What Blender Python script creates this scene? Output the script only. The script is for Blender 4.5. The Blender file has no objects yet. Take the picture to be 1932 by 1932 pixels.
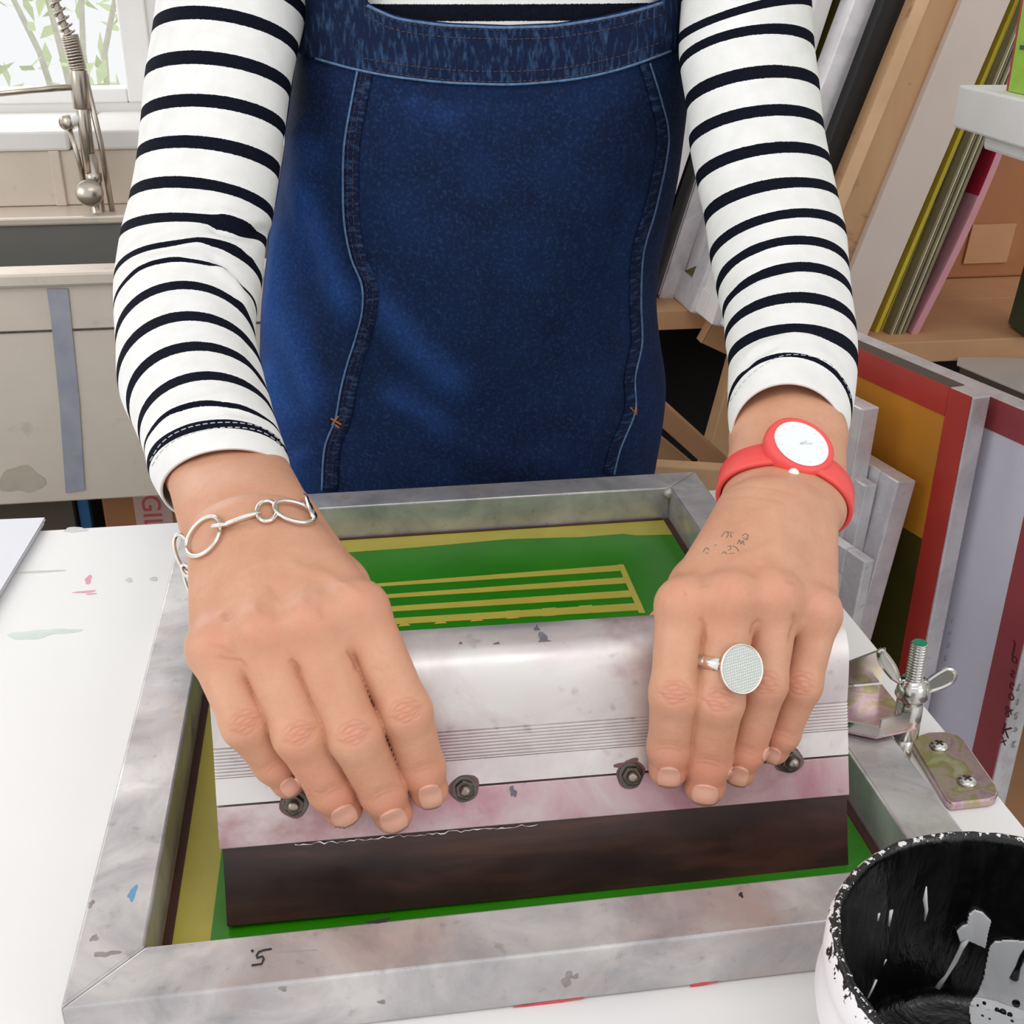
import bpy, bmesh, math, random
import numpy as np
from mathutils import Vector, Matrix
from mathutils.bvhtree import BVHTree
random.seed(7)
C = bpy.context.scene.collection

# ------------------------------------------------------------------ camera
CAM = np.array([0.112921, -0.321398, 1.255804])
ROT = np.array([[0.989308, 0.0607867, -0.1325692], [-0.145841, 0.4132393, -0.898868], [0.0001436, 0.9085914, 0.4176861]])
FPX = 2215.7
cd = bpy.data.cameras.new('camera'); cam = bpy.data.objects.new('camera', cd); C.objects.link(cam)
cd.sensor_width = 36; cd.lens = 36 * FPX / 1932; cd.clip_start = 0.02; cd.clip_end = 60
mw = Matrix(ROT.tolist()).to_4x4(); mw.translation = CAM; cam.matrix_world = mw
bpy.context.scene.camera = cam

# ------------------------------------------------------------------ world, lights, exposure
sc = bpy.context.scene
sc.view_settings.view_transform = 'Standard'; sc.view_settings.look = 'None'
sc.view_settings.gamma = 1.0; sc.view_settings.use_curve_mapping = False
sc.view_settings.exposure = -0.06
w = bpy.data.worlds.new('world'); sc.world = w; w.use_nodes = True
nt = w.node_tree; nt.nodes.clear()
o_ = nt.nodes.new('ShaderNodeOutputWorld'); bg = nt.nodes.new('ShaderNodeBackground')
tc = nt.nodes.new('ShaderNodeTexCoord'); sx = nt.nodes.new('ShaderNodeSeparateXYZ'); rp = nt.nodes.new('ShaderNodeValToRGB')
nt.links.new(tc.outputs['Generated'], sx.inputs[0]); mr = nt.nodes.new('ShaderNodeMapRange'); mr.inputs['From Min'].default_value = -1; nt.links.new(sx.outputs['Z'], mr.inputs['Value']); nt.links.new(mr.outputs[0], rp.inputs[0])
rp.color_ramp.elements[0].position = 0.28; rp.color_ramp.elements[0].color = (0.55, 0.55, 0.56, 1)
rp.color_ramp.elements[1].position = 0.42; rp.color_ramp.elements[1].color = (0.97, 0.985, 1.0, 1)
nt.links.new(rp.outputs[0], bg.inputs[0]); bg.inputs[1].default_value = 1.0
nt.links.new(bg.outputs[0], o_.inputs[0])

def area(name, loc, target, size, sizey, power, col=(1, 1, 1)):
    l = bpy.data.lights.new(name, 'AREA'); l.shape = 'RECTANGLE'; l.size = size; l.size_y = sizey; l.energy = power; l.color = col
    o = bpy.data.objects.new(name, l); C.objects.link(o); o.location = loc
    o.rotation_euler = (Vector(target) - Vector(loc)).to_track_quat('-Z', 'Y').to_euler()
    return o
area('window_daylight', (-0.75, 1.74, 1.75), (0.1, 0.2, 0.9), 1.0, 1.1, 6, (1, 0.98, 0.96))
area('left_fill', (-2.2, -0.5, 2.1), (0.2, 0.3, 0.95), 1.6, 1.2, 16, (1, 0.99, 0.97))  # added soft lamp on the left for direction; no window built there
area('overhead_fill', (0.3, -0.7, 2.6), (0.2, 0.3, 0.9), 1.2, 0.4, 4, (1, 0.97, 0.94))  # added overhead fill out of view; no fitting built

area('rear_fill', (1.7, -1.5, 1.9), (.75, .6, .75), 1.1, 1.1, 8, (1, .98, .97))  # added lamp behind the camera to brighten the screens on the right

# ------------------------------------------------------------------ helpers
def ray(x, y): return ROT @ np.array([(x - 966) / FPX, -(y - 966) / FPX, -1.0])
def at(x, y, d): return CAM + ray(x, y) * d
def onZ(x, y, z): r = ray(x, y); return CAM + r * ((z - CAM[2]) / r[2])
def onY(x, y, Y): r = ray(x, y); return CAM + r * ((Y - CAM[1]) / r[1])
def onX(x, y, X): r = ray(x, y); return CAM + r * ((X - CAM[0]) / r[0])
def onPl(x, y, p, n): r = ray(x, y); return CAM + r * (((np.asarray(p) - CAM) @ n) / (r @ n))
def pix(Pw):
    d = (np.atleast_2d(Pw) - CAM) @ ROT
    return np.c_[966 + FPX * d[:, 0] / -d[:, 2], 966 - FPX * d[:, 1] / -d[:, 2], -d[:, 2]]
def nrm(v): v = np.asarray(v, float); return v / (np.linalg.norm(v) + 1e-12)
V3 = lambda *a: np.array(a, float)

def thing(name, label, cat, loc, group=None):
    o = bpy.data.objects.new(name, None); C.objects.link(o); o.location = Vector(loc); o.empty_display_size = 0.02
    o['label'] = label; o['category'] = cat
    if group: o['group'] = group
    return o
def tag(o, label, cat, group=None):
    o['label'] = label; o['category'] = cat
    if group: o['group'] = group
    return o
def lift(o, parent):
    o.parent = parent
    p = parent; t = Vector((0, 0, 0))
    while p is not None: t += p.location + p.matrix_parent_inverse.translation; p = p.parent
    o.matrix_parent_inverse = Matrix.Translation(-t)       # part meshes are in world coordinates
def mk(name, v, f, mat, parent=None, smooth=False, bevel=0, seg=2, solid=0):
    me = bpy.data.meshes.new(name); me.from_pydata([tuple(map(float, p)) for p in v], [], [tuple(map(int, q)) for q in f]); me.update()
    bm = bmesh.new(); bm.from_mesh(me)
    bmesh.ops.recalc_face_normals(bm, faces=bm.faces)
    if bevel:
        bmesh.ops.bevel(bm, geom=[e for e in bm.edges if len(e.link_faces) == 2 and e.calc_face_angle(0) > 0.5], offset=bevel, segments=seg, affect='EDGES', profile=0.5)
    bm.to_mesh(me); bm.free()
    if smooth:
        me.polygons.foreach_set('use_smooth', [True] * len(me.polygons))
    me.materials.append(mat)
    o = bpy.data.objects.new(name, me); C.objects.link(o)
    if parent is not None: lift(o, parent)
    return o
def struct(o): o['kind'] = 'structure'; return o
def boxv(o, a, b, c):
    o, a, b, c = map(lambda q: np.asarray(q, float), (o, a, b, c))
    v = [o, o + a, o + a + b, o + b, o + c, o + a + c, o + a + b + c, o + b + c]
    return v, [(0, 1, 2, 3), (4, 5, 6, 7), (0, 1, 5, 4), (1, 2, 6, 5), (2, 3, 7, 6), (3, 0, 4, 7)]
def box(name, lo, hi, mat, parent=None, bevel=0):
    lo = np.array(lo, float); d = np.array(hi, float) - lo
    v, f = boxv(lo, (d[0], 0, 0), (0, d[1], 0), (0, 0, d[2])); return mk(name, v, f, mat, parent, bevel=bevel)
def obox(name, o, a, b, c, mat, parent=None, bevel=0):
    v, f = boxv(o, a, b, c); return mk(name, v, f, mat, parent, bevel=bevel)
def merge(*vf):
    V, F = [], []
    for v, f in vf:
        n = len(V); V += list(v); F += [tuple(i + n for i in q) for q in f]
    return V, F
def prism(poly, d):
    n = len(poly); poly = [np.asarray(p, float) for p in poly]; d = np.asarray(d, float)
    return poly + [p + d for p in poly], [tuple(range(n)), tuple(range(n, 2 * n))] + [(i, (i + 1) % n, n + (i + 1) % n, n + i) for i in range(n)]
def frame3(t):
    t = nrm(t); a = V3(0, 0, 1) if abs(t[2]) < .9 else V3(1, 0, 0)
    u = nrm(np.cross(t, a)); return u, np.cross(t, u)
def tube(path, r, n=10, closed=False, caps=True):
    path = [np.asarray(p, float) for p in path]; m = len(path); r = [r] * m if np.isscalar(r) else r
    V, F = [], []; u = None
    for i, p in enumerate(path):
        t = path[(i + 1) % m] - path[i - 1] if closed else path[min(i + 1, m - 1)] - path[max(i - 1, 0)]
        t = nrm(t)
        if u is None: u, _ = frame3(t)
        u = nrm(u - t * (u @ t)); b = np.cross(t, u)
        for k in range(n):
            a = 2 * math.pi * k / n; V.append(p + r[i] * (math.cos(a) * u + math.sin(a) * b))
    for i in range(m if closed else m - 1):
        j = (i + 1) % m
        for k in range(n): F.append((i * n + k, i * n + (k + 1) % n, j * n + (k + 1) % n, j * n + k))
    if caps and not closed: F += [tuple(range(n)), tuple(range((m - 1) * n, m * n))]
    return V, F
def lathe(prof, c, ax=(0, 0, 1), n=48, u=None, caps=True):
    """prof: list of (r, h) along ax from c"""
    ax = nrm(ax)
    if u is None: u, b = frame3(ax)
    else: u = nrm(u); b = np.cross(ax, u)
    c = np.asarray(c, float); V, F = [], []
    for r, h in prof:
        for k in range(n):
            a = 2 * math.pi * k / n; V.append(c + ax * h + r * (math.cos(a) * u + math.sin(a) * b))
    for i in range(len(prof) - 1):
        for k in range(n): F.append((i * n + k, i * n + (k + 1) % n, (i + 1) * n + (k + 1) % n, (i + 1) * n + k))
    if caps and prof[0][0] > 1e-6: F.append(tuple(range(n)))
    if caps and prof[-1][0] > 1e-6: F.append(tuple(range((len(prof) - 1) * n, len(prof) * n)))
    return V, F
def spline(pts, n):
    """Catmull-Rom through pts, n samples per span"""
    P = np.array(pts, float); out = []
    for i in range(len(P) - 1):
        a, b, c, d = P[max(i - 1, 0)], P[i], P[i + 1], P[min(i + 2, len(P) - 1)]
        for k in range(n):
            t = k / n
            out.append(.5 * ((2 * b) + (-a + c) * t + (2 * a - 5 * b + 4 * c - d) * t * t + (-a + 3 * b - 3 * c + d) * t ** 3))
    out.append(P[-1]); return np.array(out)

# ------------------------------------------------------------------ materials
def lin(*c): return tuple((x / 12.92 if x <= .04045 else ((x + .055) / 1.055) ** 2.4) for x in [v / 255 for v in c])
class Mat:
    def __init__(s, name, rough=.5, metal=0, spec=.5):
        s.m = bpy.data.materials.new(name); s.m.use_nodes = True; s.t = s.m.node_tree; s.b = s.t.nodes['Principled BSDF']
        s.b.inputs['Roughness'].default_value = rough; s.b.inputs['Metallic'].default_value = metal
        s.b.inputs['Specular IOR Level'].default_value = spec
        s.tc = s.n('ShaderNodeTexCoord').outputs['Object']
    def n(s, t, **k):
        x = s.t.nodes.new(t)
        for a, v in k.items(): setattr(x, a, v)
        return x
    def l(s, a, b): s.t.links.new(a, b)
    def noise(s, scale, detail=4, rough=.55, stretch=None, dist=0):
        x = s.n('ShaderNodeTexNoise'); x.inputs['Scale'].default_value = scale; x.inputs['Detail'].default_value = detail
        x.inputs['Roughness'].default_value = rough; x.inputs['Distortion'].default_value = dist
        v = s.tc
        if stretch is not None:
            mp = s.n('ShaderNodeMapping'); mp.inputs['Scale'].default_value = stretch; s.l(s.tc, mp.inputs[0]); v = mp.outputs[0]
        s.l(v, x.inputs['Vector']); return x.outputs['Fac']
    def ramp(s, fac, stops):
        r = s.n('ShaderNodeValToRGB'); e = r.color_ramp.elements
        while len(e) < len(stops): e.new(.5)
        for i, (p, c) in enumerate(stops):
            e[i].position = p; c = c if isinstance(c, tuple) else (c, c, c); e[i].color = (*c[:3], 1)
        s.l(fac, r.inputs[0]); return r.outputs[0]
    def mix(s, fac, a, b, mode='MIX'):
        x = s.n('ShaderNodeMix', data_type='RGBA', blend_type=mode)
        for i, v in ((0, fac), (6, a), (7, b)):
            if hasattr(v, 'is_linked') or hasattr(v, 'links'): s.l(v, x.inputs[i])
            else: x.inputs[i].default_value = v if i == 0 else (*v[:3], 1)
        return x.outputs[2]
    def math(s, op, a, b=0):
        x = s.n('ShaderNodeMath', operation=op)
        for i, v in enumerate((a, b)):
            if hasattr(v, 'links'): s.l(v, x.inputs[i])
            else: x.inputs[i].default_value = v
        return x.outputs[0]
    def col(s, c):
        if hasattr(c, 'links'): s.l(c, s.b.inputs['Base Color'])
        else: s.b.inputs['Base Color'].default_value = (*c, 1)
        return s
    def set(s, k, v):
        if hasattr(v, 'links'): s.l(v, s.b.inputs[k])
        else: s.b.inputs[k].default_value = v
        return s
    def bump(s, h, dist=.001, strength=1.):
        x = s.n('ShaderNodeBump'); x.inputs['Distance'].default_value = dist; x.inputs['Strength'].default_value = strength
        s.l(h, x.inputs['Height']); s.l(x.outputs[0], s.b.inputs['Normal']); return s
def plain(name, rgb, rough=.5, metal=0, spec=.5, var=.08, scale=30):
    m = Mat(name, rough, metal, spec); c = lin(*rgb)
    m.col(m.ramp(m.noise(scale, 3), [(.3, tuple(x * (1 - var) for x in c)), (.7, tuple(min(1, x * (1 + var)) for x in c))])); return m.m
def alu(name, base, stain, rough=.35, metal=.85, scale=40, amt=(.42, .72), stain2=None):
    m = Mat(name, rough, metal); c = lin(*base); d = lin(*stain)
    k = m.ramp(m.noise(scale, 6, .6, dist=.6), [(amt[0], c), (amt[1], d)])
    if stain2: k = m.mix(m.ramp(m.noise(scale * .55, 5, .65, stretch=(1, 1, 1.7)), [(.55, 0.), (.68, .8)]), k, lin(*stain2))
    k = m.mix(m.ramp(m.noise(scale * 6, 3), [(.62, 0.), (.75, .35)]), k, tuple(x * .45 for x in d))
    m.col(k); m.set('Roughness', m.ramp(m.noise(scale * 1.3, 5), [(.3, rough * .75), (.7, min(1, rough * 1.45))])); return m.m
M = {}
M['white_lam'] = plain('white_laminate', (240, 238, 236), .35, var=.02, scale=5)
M['white'] = plain('white_paint', (236, 234, 232), .5, var=.02)
M['wall'] = plain('wall_paint', (228, 226, 222), .7, var=.02, scale=8)
M['floor'] = plain('grey_floor', (120, 118, 114), .6, var=.1, scale=6)
M['paper'] = plain('paper', (240, 240, 246), .6, var=.01)
M['alu_frame'] = alu('stained_aluminium', (210, 206, 205), (160, 156, 160), .34, .6, 26, (.36, .7), (192, 178, 174))
M['alu_front'] = alu('whitish_aluminium', (232, 233, 226), (206, 210, 196), .42, .35, 22, (.4, .75))
M['alu_clean'] = alu('clean_aluminium', (234, 231, 234), (208, 203, 208), .34, .35, 30)
M['steel'] = plain('zinc_steel', (205, 203, 198), .18, 1, var=.08)
M['dark_steel'] = plain('dark_steel', (96, 90, 84), .32, 1, var=.25, scale=200)
M['bolt'] = plain('worn_bolt_steel', (150, 140, 130), .35, 1, var=.2, scale=300)
M['stainless'] = alu('brushed_stainless', (224, 212, 198), (208, 194, 180), .36, .35, 5, (.3, .8))
M['tap'] = plain('nickel_tap', (190, 180, 168), .25, .9, var=.08)
M['basin'] = plain('sink_interior', (116, 116, 112), .5, .3, var=.04, scale=6)
M['silver'] = plain('silver', (236, 232, 224), .16, 1, var=.04, scale=300)
M['red_si'] = plain('red_silicone', (240, 84, 80), .45, var=.02)
M['dial'] = plain('watch_dial', (240, 244, 244), .25, var=.01)
M['ink'] = plain('black_writing', (40, 34, 36), .7)
M['ink_faint'] = plain('faint_writing', (132, 110, 92), .7)
M['ink_grey'] = plain('grey_writing', (150, 146, 150), .7)
M['ink_red'] = plain('dark_red_writing', (92, 34, 44), .7)
M['orange_thread'] = plain('orange_thread', (176, 104, 48), .8)
M['brown_thread'] = plain('brown_thread', (96, 72, 66), .8)
M['white_thread'] = plain('white_thread', (206, 208, 214), .8)
M['mesh_yellow'] = plain('yellow_mesh', (186, 176, 84), .45, var=.06, scale=60)
M['tape_brown'] = plain('brown_tape', (66, 34, 28), .35, var=.15)
M['pink_smear'] = plain('pink_smear', (236, 160, 184), .5)
M['green_smear'] = plain('green_smear', (220, 232, 225), .5)
M['grey_smear'] = plain('grey_smear', (216, 214, 210), .5)
M['blue_smear'] = plain('blue_smear', (96, 146, 184), .5)
M['wood'] = plain('pale_wood', (206, 164, 122), .6, var=.12, scale=14)
M['ply'] = plain('plywood', (196, 150, 110), .6, var=.08, scale=10)
M['ply_pale'] = plain('pale_bare_wood', (226, 184, 142), .6, var=.1, scale=20)
M['black_void'] = plain('shade_black', (20, 17, 16), .9)
M['black_paint'] = plain('black_painted_wood', (22, 21, 22), .6, var=.2)
M['beige_paint'] = plain('beige_paint', (216, 200, 190), .55, var=.03, scale=12)
M['offwhite'] = plain('offwhite_paint', (226, 222, 220), .55, var=.03)
M['olive_mesh'] = plain('olive_mesh', (104, 92, 34), .5, var=.1)
M['olive_dark'] = plain('dark_olive_mesh', (70, 66, 22), .45, var=.12)
M['orange_mesh'] = plain('orange_mesh', (204, 136, 42), .45, var=.1, scale=8)
M['red_tape'] = plain('red_tape', (186, 58, 48), .4, var=.1, scale=16)
M['darkred_tape'] = plain('dark_red_tape', (160, 70, 76), .4, var=.1, scale=16)
M['lavender'] = plain('lavender_mesh', (226, 222, 236), .5, var=.02)
M['yellow_card'] = plain('yellow_card', (214, 196, 62), .4, var=.1, scale=12)
M['grey_card'] = plain('grey_green_card', (134, 126, 98), .6, var=.12)
M['cream_card'] = plain('cream_card', (206, 196, 164), .6)
M['pink_card'] = plain('pink_card', (206, 146, 156), .5, var=.04)
M['crimson'] = plain('crimson_card', (170, 30, 56), .5)
M['cardboard'] = plain('cardboard', (170, 116, 76), .75, var=.06, scale=14)
M['dark_green'] = plain('dark_green_plastic', (30, 70, 54), .3)
M['lime'] = plain('lime_print', (150, 196, 48), .5, var=.1, scale=90)
M['blue_post'] = plain('blue_painted_steel', (36, 104, 160), .4)
M['red_print'] = plain('red_print', (206, 84, 88), .6)
M['parcel_tape'] = plain('parcel_tape', (206, 170, 160), .5)
M['glare_bark'] = plain('glare_bark', (226, 222, 208), .8)
M['glare_leaf'] = plain('glare_leaf', (232, 244, 200), .6, var=.05)  # glare of the bright outdoors put into the pale leaf and bark colours

# ------------------------------------------------------------------ room
ZT, ZF = 0.90, 0.9255            # table top, top of the screen frame
floor = struct(box('floor', (-2.6, -1.6, -.02), (2.4, 1.9, 0), M['floor']))
WX0, WX1, WZ0, WZ1, WY = -1.35, -0.171, 1.06, 2.05, 1.80
wb = struct(mk('wall_back', *merge(boxv((-2.6, WY, 0), (5.0, 0, 0), (0, .12, 0), (0, 0, WZ0)), boxv((-2.6, WY, WZ1), (5.0, 0, 0), (0, .12, 0), (0, 0, .65)),
    boxv((-2.6, WY, WZ0), (WX0 + 2.6, 0, 0), (0, .12, 0), (0, 0, WZ1 - WZ0)), boxv((WX1, WY, WZ0), (2.4 - WX1, 0, 0), (0, .12, 0), (0, 0, WZ1 - WZ0))), M['wall']))
wr = struct(box('wall_right', (2.3, -1.6, 0), (2.4, 1.8, 2.7), M['wall']))
ceiling = struct(box('ceiling', (-2.6, .75, 2.7), (2.4, 1.92, 2.8), M['wall']))
win = struct(mk('window_1', *merge(boxv((WX1 - .045, WY - .005, WZ0), (.045, 0, 0), (0, .07, 0), (0, 0, WZ1 - WZ0)), boxv((WX0, WY - .005, WZ0), (.045, 0, 0), (0, .07, 0), (0, 0, WZ1 - WZ0)),
    boxv((WX0 + .045, WY - .005, WZ0), (WX1 - WX0 - .09, 0, 0), (0, .07, 0), (0, 0, .022)), boxv((WX0 + .045, WY - .005, WZ1 - .045), (WX1 - WX0 - .09, 0, 0), (0, .07, 0), (0, 0, .045))), M['white'], bevel=.003))
gl = Mat('window_glass', 0.0); gl.set('Transmission Weight', 1.0).set('IOR', 1.0).col((1, 1, 1)); M['glass'] = gl.m
pane = box('pane', (WX0 + .045, WY + .03, WZ0 + .02), (WX1 - .045, WY + .034, WZ1 - .045), M['glass'], win)
sill = struct(box('trim_1', (-1.5, 1.54, 1.018), (-.268, WY, 1.046), M['white'], bevel=.004))
sill2 = struct(box('trim_2', (-.263, 1.54, 1.018), (.30, WY, 1.046), M['white'], bevel=.004))
# garden shrub far outside the window
sh = thing('garden_shrub', 'green shrub outdoors with daylight glare painted into its colour, seen through the window above the sink', 'shrub', (-1.1, 6.0, 0))
v, f = [], []
for i in range(420):
    a, rr, zz = random.uniform(0, 6.28), random.random() ** .5 * .8, random.uniform(.2, 2.3)
    c = V3(-1.1 + rr * math.cos(a), 6.0 + rr * math.sin(a), zz); u = nrm([random.gauss(0, 1) for _ in range(3)]); q = nrm(np.cross(u, [random.gauss(0, 1) for _ in range(3)]))
    v, f = merge((v, f), ([c - u * .07, c + q * .028, c + u * .07, c - q * .028], [(0, 1, 2, 3)]))
fo = mk('foliage', v, f, M['glare_leaf'], sh); fo['kind'] = 'stuff'
for k in range(4):
    mk('stem', *tube([V3(-1.1 + .03 * k, 6, 0), V3(-1.1 + .1 * (k - 1.5), 6, .9), V3(-1.1 + .35 * (k - 1.5), 6, 2.0)], [.02, .015, .006], 6), M['glare_bark'], sh)

# ------------------------------------------------------------------ sink
SK = thing('sink', 'large stainless steel sink with a deep apron front, under the window', 'sink', (-.5, 1.28, 0))
X0, X1 = -1.3, .27
box('apron', (X0, 1.10, .648), (X1, 1.118, .925), M['stainless'], SK, .002)
box('apron_seam', (X0, 1.0985, .868), (X1, 1.1008, .8705), M['dark_steel'], SK)
box('rim', (X0, 1.092, .922), (X1, 1.135, .94), M['stainless'], SK, .004)
mk('basin', *merge(boxv((X0, 1.46, .66), (X1 - X0, 0, 0), (0, .012, 0), (0, 0, .275)), boxv((X0, 1.118, .65), (X1 - X0, 0, 0), (0, .36, 0), (0, 0, .012)),
    boxv((X0, 1.118, .65), (.012, 0, 0), (0, .36, 0), (0, 0, .28)), boxv((X1 - .012, 1.118, .65), (.012, 0, 0), (0, .36, 0), (0, 0, .28))), M['basin'], SK)
box('back_ledge', (X0, 1.455, .926), (X1, 1.55, .938), M['stainless'], SK, .003)
box('splashback', (X0, 1.548, .938), (X1, 1.562, 1.018), M['stainless'], SK, .002)
for x in (-.30, -.9): box('splash_rib', (x, 1.543, .938), (x + .016, 1.549, 1.018), M['stainless'], SK, .002)
for x in (X0 + .03, X1 - .07):
    for y in (1.13, 1.47): box('leg', (x, y, 0), (x + .04, y + .04, .65), M['stainless'], SK)
sm = Mat('blue_reflection', .45, .4); sm.col(sm.ramp(sm.noise(30, 4), [(.3, lin(150, 154, 172)), (.7, lin(172, 172, 180))])); M['blue_reflection'] = sm.m
a, b, c_, d = [onY(x, y, 1.0985) for x, y in ((88, 545), (128, 545), (160, 925), (124, 930))]
q = [a, onY(96, 600, 1.0985), onY(112, 760, 1.0985), d, c_, onY(150, 760, 1.0985), onY(134, 600, 1.0985), b]
mk('reflection_streak', *prism(q, (0, -.0004, 0)), M['blue_reflection'], SK)  # bluish reflection on the apron, painted as a streak
def blob(name, c, u, v, ru, rv, mat, parent, n=22, h=.0003, seed=0, wob=.3):
    rnd = random.Random(seed); ph = [rnd.uniform(0, 6.28) for _ in range(4)]
    pts = []
    for k in range(n):
        a = 2 * math.pi * k / n; r = 1 + wob * (math.sin(2 * a + ph[0]) * .5 + math.sin(3 * a + ph[1]) * .4 + math.sin(5 * a + ph[2]) * .3)
        pts.append(np.asarray(c) + np.asarray(u) * ru * r * math.cos(a) + np.asarray(v) * rv * r * math.sin(a))
    n_ = nrm(np.cross(u, v)) * h; V = [np.asarray(c, float) + n_] + [p + n_ for p in pts] + pts
    F = [(0, 1 + k, 1 + (k + 1) % n) for k in range(n)] + [(1 + k, 1 + n + k, 1 + n + (k + 1) % n, 1 + (k + 1) % n) for k in range(n)]
    return mk(name, V, F, mat, parent)
ux_, uz_ = V3(1, 0, 0), V3(0, 0, 1)
M['ring_stain'] = plain('water_stain', (186, 176, 160), .5, .3)
blob('water_stain', onY(40, 905, 1.0998), ux_, uz_, .024, .02, M['ring_stain'], SK, seed=3)
# spring tap
T = thing('spring_tap', 'nickel pre-rinse tap with a coiled spring hose, standing behind the sink', 'tap', onY(185, 408, 1.5))
TY = 1.49
tp = lambda x, y: onY(x, y, TY)
mk('body', *lathe([(.013, 0), (.013, .005), (.0105, .008), (.0105, .05), (.012, .052), (.012, .062), (.009, .064), (.009, .09)], tp(186, 410), nrm(tp(176, 330) - tp(186, 410))), M['tap'], T, True)
mk('riser', *tube([tp(174, 350), tp(160, 240), tp(147, 130)], .0095, 16), M['tap'], T, True)
mk('support_rod', *tube([tp(213, 405), tp(190, 270), tp(160, 140)], .0042, 10), M['tap'], T, True)
mk('collar', *tube([tp(155, 205), tp(147, 132)], [.0125, .0125], 16), M['tap'], T, True, .001)
mk('dial_knob', *lathe([(0, .012), (.017, .012), (.019, .008), (.019, 0), (.012, -.01)], tp(174, 361) - V3(0, .018, 0), (0.1, -1, .25)), M['tap'], T, True)
lv = mk('lever', *tube([tp(163, 212), tp(146, 224), tp(128, 234)], [.008, .0075, .007], 12), M['white'], T, True)
mk('lever_knob', *lathe([(0, .006), (.009, .006), (.0105, .003), (.0105, -.004), (0, -.006)], tp(126, 231), (-.5, -1, .1)), M['tap'], T, True)
mk('side_rod', *tube([tp(132, 245), tp(148, 300), tp(158, 345)], .0035, 8), M['tap'], T, True)
mk('outlet_arm', *tube([tp(140, 164), tp(60, 170), tp(-60, 182)], .0045, 10), M['tap'], T, True)
hose = spline([tp(147, 132), tp(135, 85), tp(118, 40), tp(100, -10), tp(84, -70)], 10)
mk('hose', *tube(hose, .0048, 10), M['tap'], T, True)
def coil(path, r, rw, turns, n=14):
    P = np.array(path); s = np.linspace(0, len(P) - 1.001, int(turns * n)); out = []
    u = None
    for i, x in enumerate(s):
        k = int(x); p = P[k] + (P[k + 1] - P[k]) * (x - k); t = nrm(P[k + 1] - P[k])
        if u is None: u, _ = frame3(t)
        u = nrm(u - t * (u @ t)); b = np.cross(t, u); a = 2 * math.pi * i / n
        out.append(p + r * (math.cos(a) * u + math.sin(a) * b))
    return tube(out, rw, 5)
mk('tight_spring', *coil(spline([tp(147, 132), tp(139, 98), tp(131, 68)], 6), .0105, .0021, 13), M['tap'], T, True)
mk('open_spring', *coil(spline([tp(131, 68), tp(118, 36), tp(100, -10), tp(84, -70)], 8), .0088, .0017, 8), M['tap'], T, True)
# things under the sink
bp = thing('blue_post', 'blue painted steel post standing under the sink', 'post', onY(160, 990, 1.25) * V3(1, 1, 0))
pp = onY(160, 975, 1.25); box('tube', (pp[0] - .008, 1.25, .004), (pp[0] + .008, 1.266, .62), M['blue_post'], bp, .002)
box('foot', (pp[0] - .02, 1.238, 0), (pp[0] + .02, 1.278, .004), M['blue_post'], bp)
bx = thing('cardboard_box', 'brown cardboard box with red lettered tape, on the floor under the sink', 'box', (-.1, 1.33, 0))
l, r = onY(195, 970, 1.22), onY(470, 970, 1.22)
box('carton', (l[0], 1.22, 0), (r[0], 1.48, .60), M['cardboard'], bx, .004)
tl, tr = onY(255, 970, 1.219), onY(325, 970, 1.219)
box('tape', (tl[0], 1.2188, .30), (tr[0], 1.2199, .60), M['parcel_tape'], bx)
def text(name, s, o, u, v, size, mat, parent, depth=.0003, shear=0, align='LEFT'):
    cu = bpy.data.curves.new(name, 'FONT'); cu.body = s; cu.size = size; cu.extrude = depth; cu.shear = shear; cu.align_x = align
    ob = bpy.data.objects.new(name, cu); C.objects.link(ob)
    n_ = nrm(np.cross(u, v)); m = Matrix((( *nrm(u), 0), (*nrm(v), 0), (*n_, 0), (0, 0, 0, 1))).transposed(); m.translation = Vector(o)
    dg = bpy.context.evaluated_depsgraph_get(); me = bpy.data.meshes.new_from_object(ob.evaluated_get(dg)); me.transform(m)
    bpy.data.objects.remove(ob); me.materials.clear(); me.materials.append(mat)
    o2 = bpy.data.objects.new(name, me); C.objects.link(o2)
    if parent is not None: lift(o2, parent)
    return o2
text('lettering', 'FRAGILE', onY(264, 925, 1.2184) + V3(0, 0, .055), (0, 0, -1), (1, 0, 0), .036, M['red_print'], bx)
br = thing('brown_crate', 'dark brown crate in the shade under the left end of the sink', 'crate', (-.45, 1.4, 0))
M['crate_brown'] = plain('crate_brown', (96, 84, 74), .8)
l, r = onY(-150, 975, 1.24), onY(140, 975, 1.24)
box('front_board', (l[0], 1.24, 0), (r[0], 1.25, .62), M['crate_brown'], br); box('side_board', (l[0], 1.251, 0), (l[0] + .01, 1.5, .62), M['crate_brown'], br)
box('side_board', (r[0] - .01, 1.251, 0), (r[0], 1.5, .62), M['crate_brown'], br); box('back_board', (l[0], 1.501, 0), (r[0], 1.51, .62), M['crate_brown'], br)

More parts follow.
